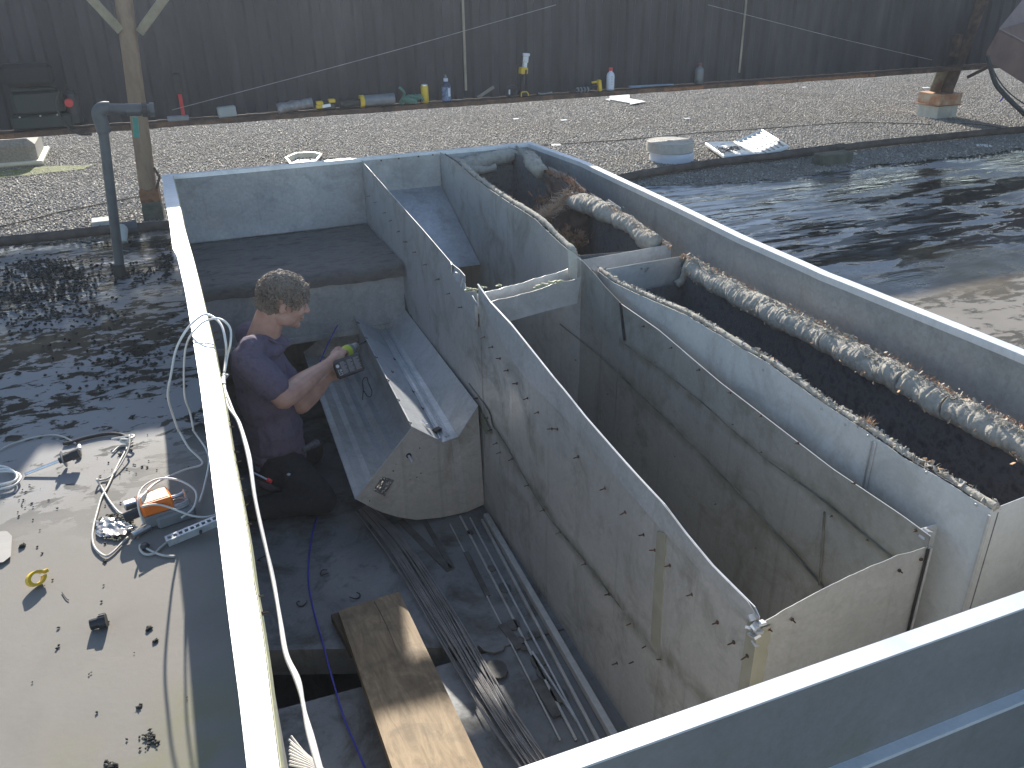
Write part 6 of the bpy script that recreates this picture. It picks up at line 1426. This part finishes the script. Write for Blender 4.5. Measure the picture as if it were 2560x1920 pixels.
# ------------------------------------------------------------------ cords and small things on the left roof
def gcord(L_, r, m, label, z=.006, cat='cable', group=None):
    zs_ = z if isinstance(z, list) else [z] * len(L_); return cord('cord', [atz(x, y, q) for (x, y), q in zip(L_, zs_)], r, m, label, cat, group)
gcord(z5([(1020, 185), (1025, 250), (1000, 330), (930, 450), (860, 520), (790, 540), (765, 535), (800, 590), (850, 680), (900, 750), (950, 800), (990, 803), (1070, 760)]), .0031, 'cable_grey' if 'cable_grey' in M else M.setdefault('cable_grey', pmat('grey_white_cable', (.40, .37, .33), (.52, .49, .44), 20, .5)) and 'cable_grey', 'beige cord with a sharp kink left of the actuator', [.04, .03, .02, .01, .006, .006, .02, .006, .006, .006, .006, .01, .04])
gcord(z5([(1040, 200), (1000, 290), (920, 440), (850, 590), (800, 680), (765, 800), (740, 900), (730, 1000), (755, 1080), (830, 1138), (890, 1110), (950, 1050), (1010, 990)]), .0034, 'cable_grey', 'large curved beige cord loop enclosing the plastic scrap')
gcord(z5([(1150, 1070), (1110, 1050), (1110, 1090), (1150, 1125), (1220, 1115), (1270, 1070), (1320, 1030)]), .0035, 'cable_grey', 'short beige cord loop by the slotted strut')
gcord(z5([(1150, 1075), (1220, 1110), (1300, 1135), (1380, 1140)]), .0035, 'cable_grey', 'thin cord running from the black nub to the curb shadow')
o = MB().lathe([(0, 0), (.010, 0), (.013, .006), (.008, .014), (0, .014)], atz(363, 1370, .002), 9).build('rubber_plug', M['black']); tag(o, 'small black rubber plug at the cord end', 'plug')
gcord(z5([(500, 250), (560, 240), (640, 215), (740, 190), (850, 172), (950, 178), (1010, 200)]), .006, 'rubber', 'thick black cable arcing across the edge of the shade', .008)
gcord(z5([(880, 215), (960, 200), (1040, 182), (1060, 195), (1020, 215), (960, 215), (955, 235), (990, 240), (1050, 215)]), .0034, 'cable', 'tight curl of white cable at the end of the black cable', [.02, .02, .03, .03, .03, .02, .01, .01, .02])
gcord(z5([(885, 325), (940, 275), (1000, 262), (1050, 240)]), .0035, 'cable_grey', 'short cord tail below the white curl')
gcord(z5([(0, 300), (100, 250), (250, 205), (400, 180), (500, 195), (600, 250)]), .0030, 'cable_grey', 'thin pale wire running in the shade to the left edge')
gcord(z5([(625, 265), (635, 310), (635, 350), (600, 372)]), .0035, 'rubber', 'short dark lead of the duct probe')
o = MB().cyl(atz(198, 1114, .02), atz(199, 1122, .02), .006, 8).build('connector', M['white']); tag(o, 'tiny white connector on the probe lead', 'connector')
for i, L_ in enumerate([[(0, 425), (60, 440), (120, 480), (130, 520), (90, 560), (0, 580)], [(0, 470), (90, 470), (150, 490), (160, 530), (110, 580), (0, 610)], [(-20, 450), (80, 455), (135, 500), (110, 545), (0, 572)]]):
    gcord(z5(L_), .0035, 'cable', ['inner coil of white cable at the left edge', 'outer coil of white cable at the left edge', 'middle coil of white cable at the left edge'][i], .01 + .004 * i, 'cable', 'coils of white cable at the left edge')
pr = thing('duct_probe', 'duct sensor probe with long rod, round flange and black body', 'sensor', atz(155, 1155, 0))
pa, pb_ = atz(62, 1186, .006), atz(148, 1152, .028); pd = (pb_ - pa).normalized()
MB().cyl(pa, pb_, .0045, 8).build('rod', M['chrome'], pr); q = pb_ + pd * .012
MB().tube([pb_, pb_ + pd * .014], .010, 10).build('collar', M['black'], pr)
MB().cyl(q, q + pd * .003, .027, 24).build('flange', M['grey_plastic'], pr)
MB().cyl(q + pd * .004, q + pd * .050, .0135, 16).build('body', M['black'], pr); MB().cyl(q + pd * .025, q + pd * .050, .016, 16).build('cap', M['black'], pr)
# slotted strut
s0, s1 = atz(418, 1356, .012), atz(545, 1303, .03); dS = (s1 - s0); LS = dS.length; dS.normalize(); eS = Vector((0, 0, 1)).cross(dS)
st = thing('slotted_strut', 'short slotted galvanised strut lying from sun into the curb shadow', 'strut', s0)
mb = MB(); Wd = .026; sl_n = 9; zS = Vector((0, 0, 1))
def sp_(a, b_, z=0): return s0 + dS * a + eS * b_ + zS * z
mb.box(s0 + dS * LS / 2 + eS * (Wd * .42), (.004, 0, 0)) if False else None
for sgn in (-1, 1): mb.box(sp_(LS / 2, sgn * Wd * .38, .012), (LS, Wd * .24, .002), Matrix((dS, eS, dS.cross(eS))).transposed())
for k in range(sl_n + 1): mb.box(sp_(LS * k / sl_n, 0, .012), (LS / sl_n * .38, Wd, .0022), Matrix((dS, eS, dS.cross(eS))).transposed())
for sgn in (-1, 1): mb.box(sp_(LS / 2, sgn * Wd * .5, .003), (LS, .002, .020), Matrix((dS, eS, dS.cross(eS))).transposed())
mb.build('channel', M['steel_bright'], st)
MB().cyl(sp_(LS * .62, -.02, .0), sp_(LS * .62, -.03, .012), .004, 8).build('bolt', M['rubber'], st)
# plastic scrap
vs = []; fs = []; n1, n2 = 22, 14; c = atz(290, 1318, 0)
for i in range(n1):
    for j in range(n2):
        u = i / (n1 - 1); v = j / (n2 - 1); hw = .5 * math.sin(math.pi * min(1, .18 + .85 * u) ** .8) + .04
        P_ = atz(240 + 104 * u, 1318 + (v - .5) * 78 * hw * 1.15 + 6 * nz((u * 4, v * 3, 0), 1.6), .006 + .012 * abs(nz((u * 5, v * 4, 2), 1.3)) + .006 * abs(nz((u * 14, v * 9, 4), 1)))
        vs.append(P_)
for i in range(n1 - 1):
    for j in range(n2 - 1): a = i * n2 + j; fs.append((a, a + 1, a + n2 + 1, a + n2))
o = link('plastic_scrap', vs, fs, pmat('silver_film', (.26, .255, .25), (.46, .45, .44), 40, .25, .2, .7, 40), None, True); tag(o, 'crumpled silvery plastic film on the sunlit roof', 'plastic film')
mb = MB(); rg = random.Random(4)
for k in range(60):
    t = rg.uniform(.2, 5.2); P_ = atz(285 + 44 * math.cos(t) + rg.uniform(-5, 5), 1318 - 30 * math.sin(t) * (1 if t < 3 else .9) + rg.uniform(-4, 4), .006); mb.box(P_, (rg.uniform(.006, .02), .004, .003), Matrix.Rotation(rg.uniform(0, 3), 3, 'Z'))
o = mb.build('film_crumbs', M['dark_concrete']); tag(o, kind='stuff')
# yellow ring clip
yr = thing('yellow_clip', 'bright yellow plastic ring clip standing on the sunlit roof', 'clip', atz(90, 1460, 0))
cY = atz(90, 1446, .022); Ry = Matrix.Rotation(.65, 3, 'Z') @ Matrix.Rotation(1.05, 3, 'X')
mb = MB(); prof = []; 
for k in range(28):
    t = .35 + k * (2 * math.pi - .5) / 27
    prof.append(t)
vs = []; fs = []
for t in prof:
    for (r_, z) in ((.0125, -.010), (.019, -.010), (.019, .010), (.0125, .010)): vs.append(cY + Ry @ Vector((r_ * 1.25 * math.cos(t), r_ * math.sin(t), z)))
for i in range(27):
    a = i * 4; fs += [(a + k, a + 4 + k, a + 4 + (k + 1) % 4, a + (k + 1) % 4) for k in range(4)]
fs += [(0, 1, 2, 3), (27 * 4 + 3, 27 * 4 + 2, 27 * 4 + 1, 27 * 4)]
link('ring', vs, fs, M['yellow'], yr)
MB().box(cY + Ry @ Vector((.028, .004, 0)), (.012, .010, .016), Ry, .002).build('catch', M['yellow'], yr)
# black fitting
bf = thing('black_fitting', 'short ribbed black pipe fitting on the sunlit roof', 'fitting', atz(245, 1575, 0))
f0, f1 = atz(226, 1561, .016), atz(266, 1550, .018); fd_ = (f1 - f0).normalized()
MB().cyl(f0, f0.lerp(f1, .55), .014, 18).build('sleeve', M['black'], bf); MB().cyl(f0.lerp(f1, .52), f1, .017, 18).build('nut', M['black'], bf)
for k in range(12):
    t = k * .5236; s_ = fd_.cross(Vector((0, 0, 1))).normalized(); o_ = s_ * math.cos(t) * .017 + Vector((0, 0, 1)) * math.sin(t) * .017; MB().tube([f0.lerp(f1, .56) + o_, f0.lerp(f1, .96) + o_], .0013, 4).build('rib', M['black'], bf)
# clear plate at left edge
o = link('clear_plate', [tuple(atz(x, y, .006)) for x, y in [(-60, 1330), (18, 1328), (30, 1340), (27, 1390), (8, 1405), (-60, 1415)]] + [tuple(atz(x, y, .009)) for x, y in [(-60, 1330), (18, 1328), (30, 1340), (27, 1390), (8, 1405), (-60, 1415)]], [(0, 1, 2, 3, 4, 5), (11, 10, 9, 8, 7, 6)] + [(i, (i + 1) % 6, (i + 1) % 6 + 6, i + 6) for i in range(6)], pmat('clouded_plate', (.38, .35, .31), (.46, .43, .38), 10, .25)); tag(o, 'thin clouded plate lying at the left edge of the roof', 'plate')
# crumbs and debris
rg = np.random.default_rng(11)
Pq = []
def scatter(n_, cx, cy, rx, ry, z=.006):
    k = 0
    while k < n_:
        x = rg.normal(cx, rx); y = rg.normal(cy, ry)
        p = atz(x, y, z)
        if p.x < XL - .03 and p.y > .3: Pq.append(tuple(p)); k += 1
scatter(420, 105, 672, 60, 14); scatter(260, 60, 735, 50, 24); scatter(150, 170, 720, 40, 20); scatter(110, 210, 785, 60, 20); scatter(140, 330, 680, 50, 14); scatter(90, 60, 800, 60, 20); scatter(120, 420, 655, 12, 20); scatter(140, 260, 900, 90, 50); scatter(60, 380, 880, 60, 40)
o = stones('dirt_crumbs', np.array(Pq), .0085, M['crumb'] if 'crumb' in M else M.setdefault('crumb', pmat('dark_crumb', (.012, .013, .012), (.03, .03, .026), 60, .85)), .7, 5); tag(o, kind='stuff', label='dark clumps of moss and dirt on the wet membrane')
Pq = []; scatter(34, 330, 1180, 60, 50, .003); scatter(46, 376, 1846, 12, 10, .003); scatter(30, 200, 1500, 150, 200, .003); scatter(14, 275, 1914, 8, 5, .004); scatter(20, 60, 1250, 30, 30, .003)
o = stones('grit', np.array(Pq), .0034, M['crumb'], .6, 6); tag(o, kind='stuff', label='scattered dark grit on the sunlit membrane')
for i, (x, y, s_, lb) in enumerate([(63, 1363, .016, 'dark lump of dirt left of the yellow clip'), (302, 1136, .010, 'small dark crumb below the black cable'), (371, 1570, .013, 'dark crumb right of the black fitting'), (388, 1600, .009, 'small flat crumb below right of the fitting'), (347, 1766, .009, 'dark crumb on the green stained roof'), (276, 1914, .020, 'dark clump of moss at the bottom edge of the roof'), (272, 1208, .012, 'dark crumb by the kink of the cord'), (262, 1402, .008, 'crumb below the big cord loop')]):
    P1_ = np.array([tuple(atz(x, y, .003) + Vector((random.uniform(-s_, s_) * .5, random.uniform(-s_, s_) * .5, 0))) for _ in range(5)]); o = stones('crumb', P1_, s_ * .6, M['crumb'], .7, 20 + i); tag(o, lb, 'crumb')
gcord([(155, 1470 + 10), (165, 1495), (172, 1500)], .0012, 'rubber', 'short dark scratch-like sliver on the roof', .003, 'sliver')
# ------------------------------------------------------------------ thin volume added to imitate the veil of lens glare
hb_ = MB(); hb_.box((0, 0, -2.4), (830, 830, 11.4)); hz2 = hb_.build('glare_haze', None)
hm2 = bpy.data.materials.new('glare_veil'); hm2.use_nodes = True; hn = hm2.node_tree; hn.nodes.clear()
ho = hn.nodes.new('ShaderNodeOutputMaterial'); hv = hn.nodes.new('ShaderNodeVolumePrincipled'); hn.links.new(hv.outputs[0], ho.inputs['Volume'])
hv.inputs['Color'].default_value = (.80, .88, 1.0, 1); hv.inputs['Density'].default_value = .0036; hv.inputs['Anisotropy'].default_value = .55
hz2.data.materials.append(hm2); hz2['kind'] = 'stuff'
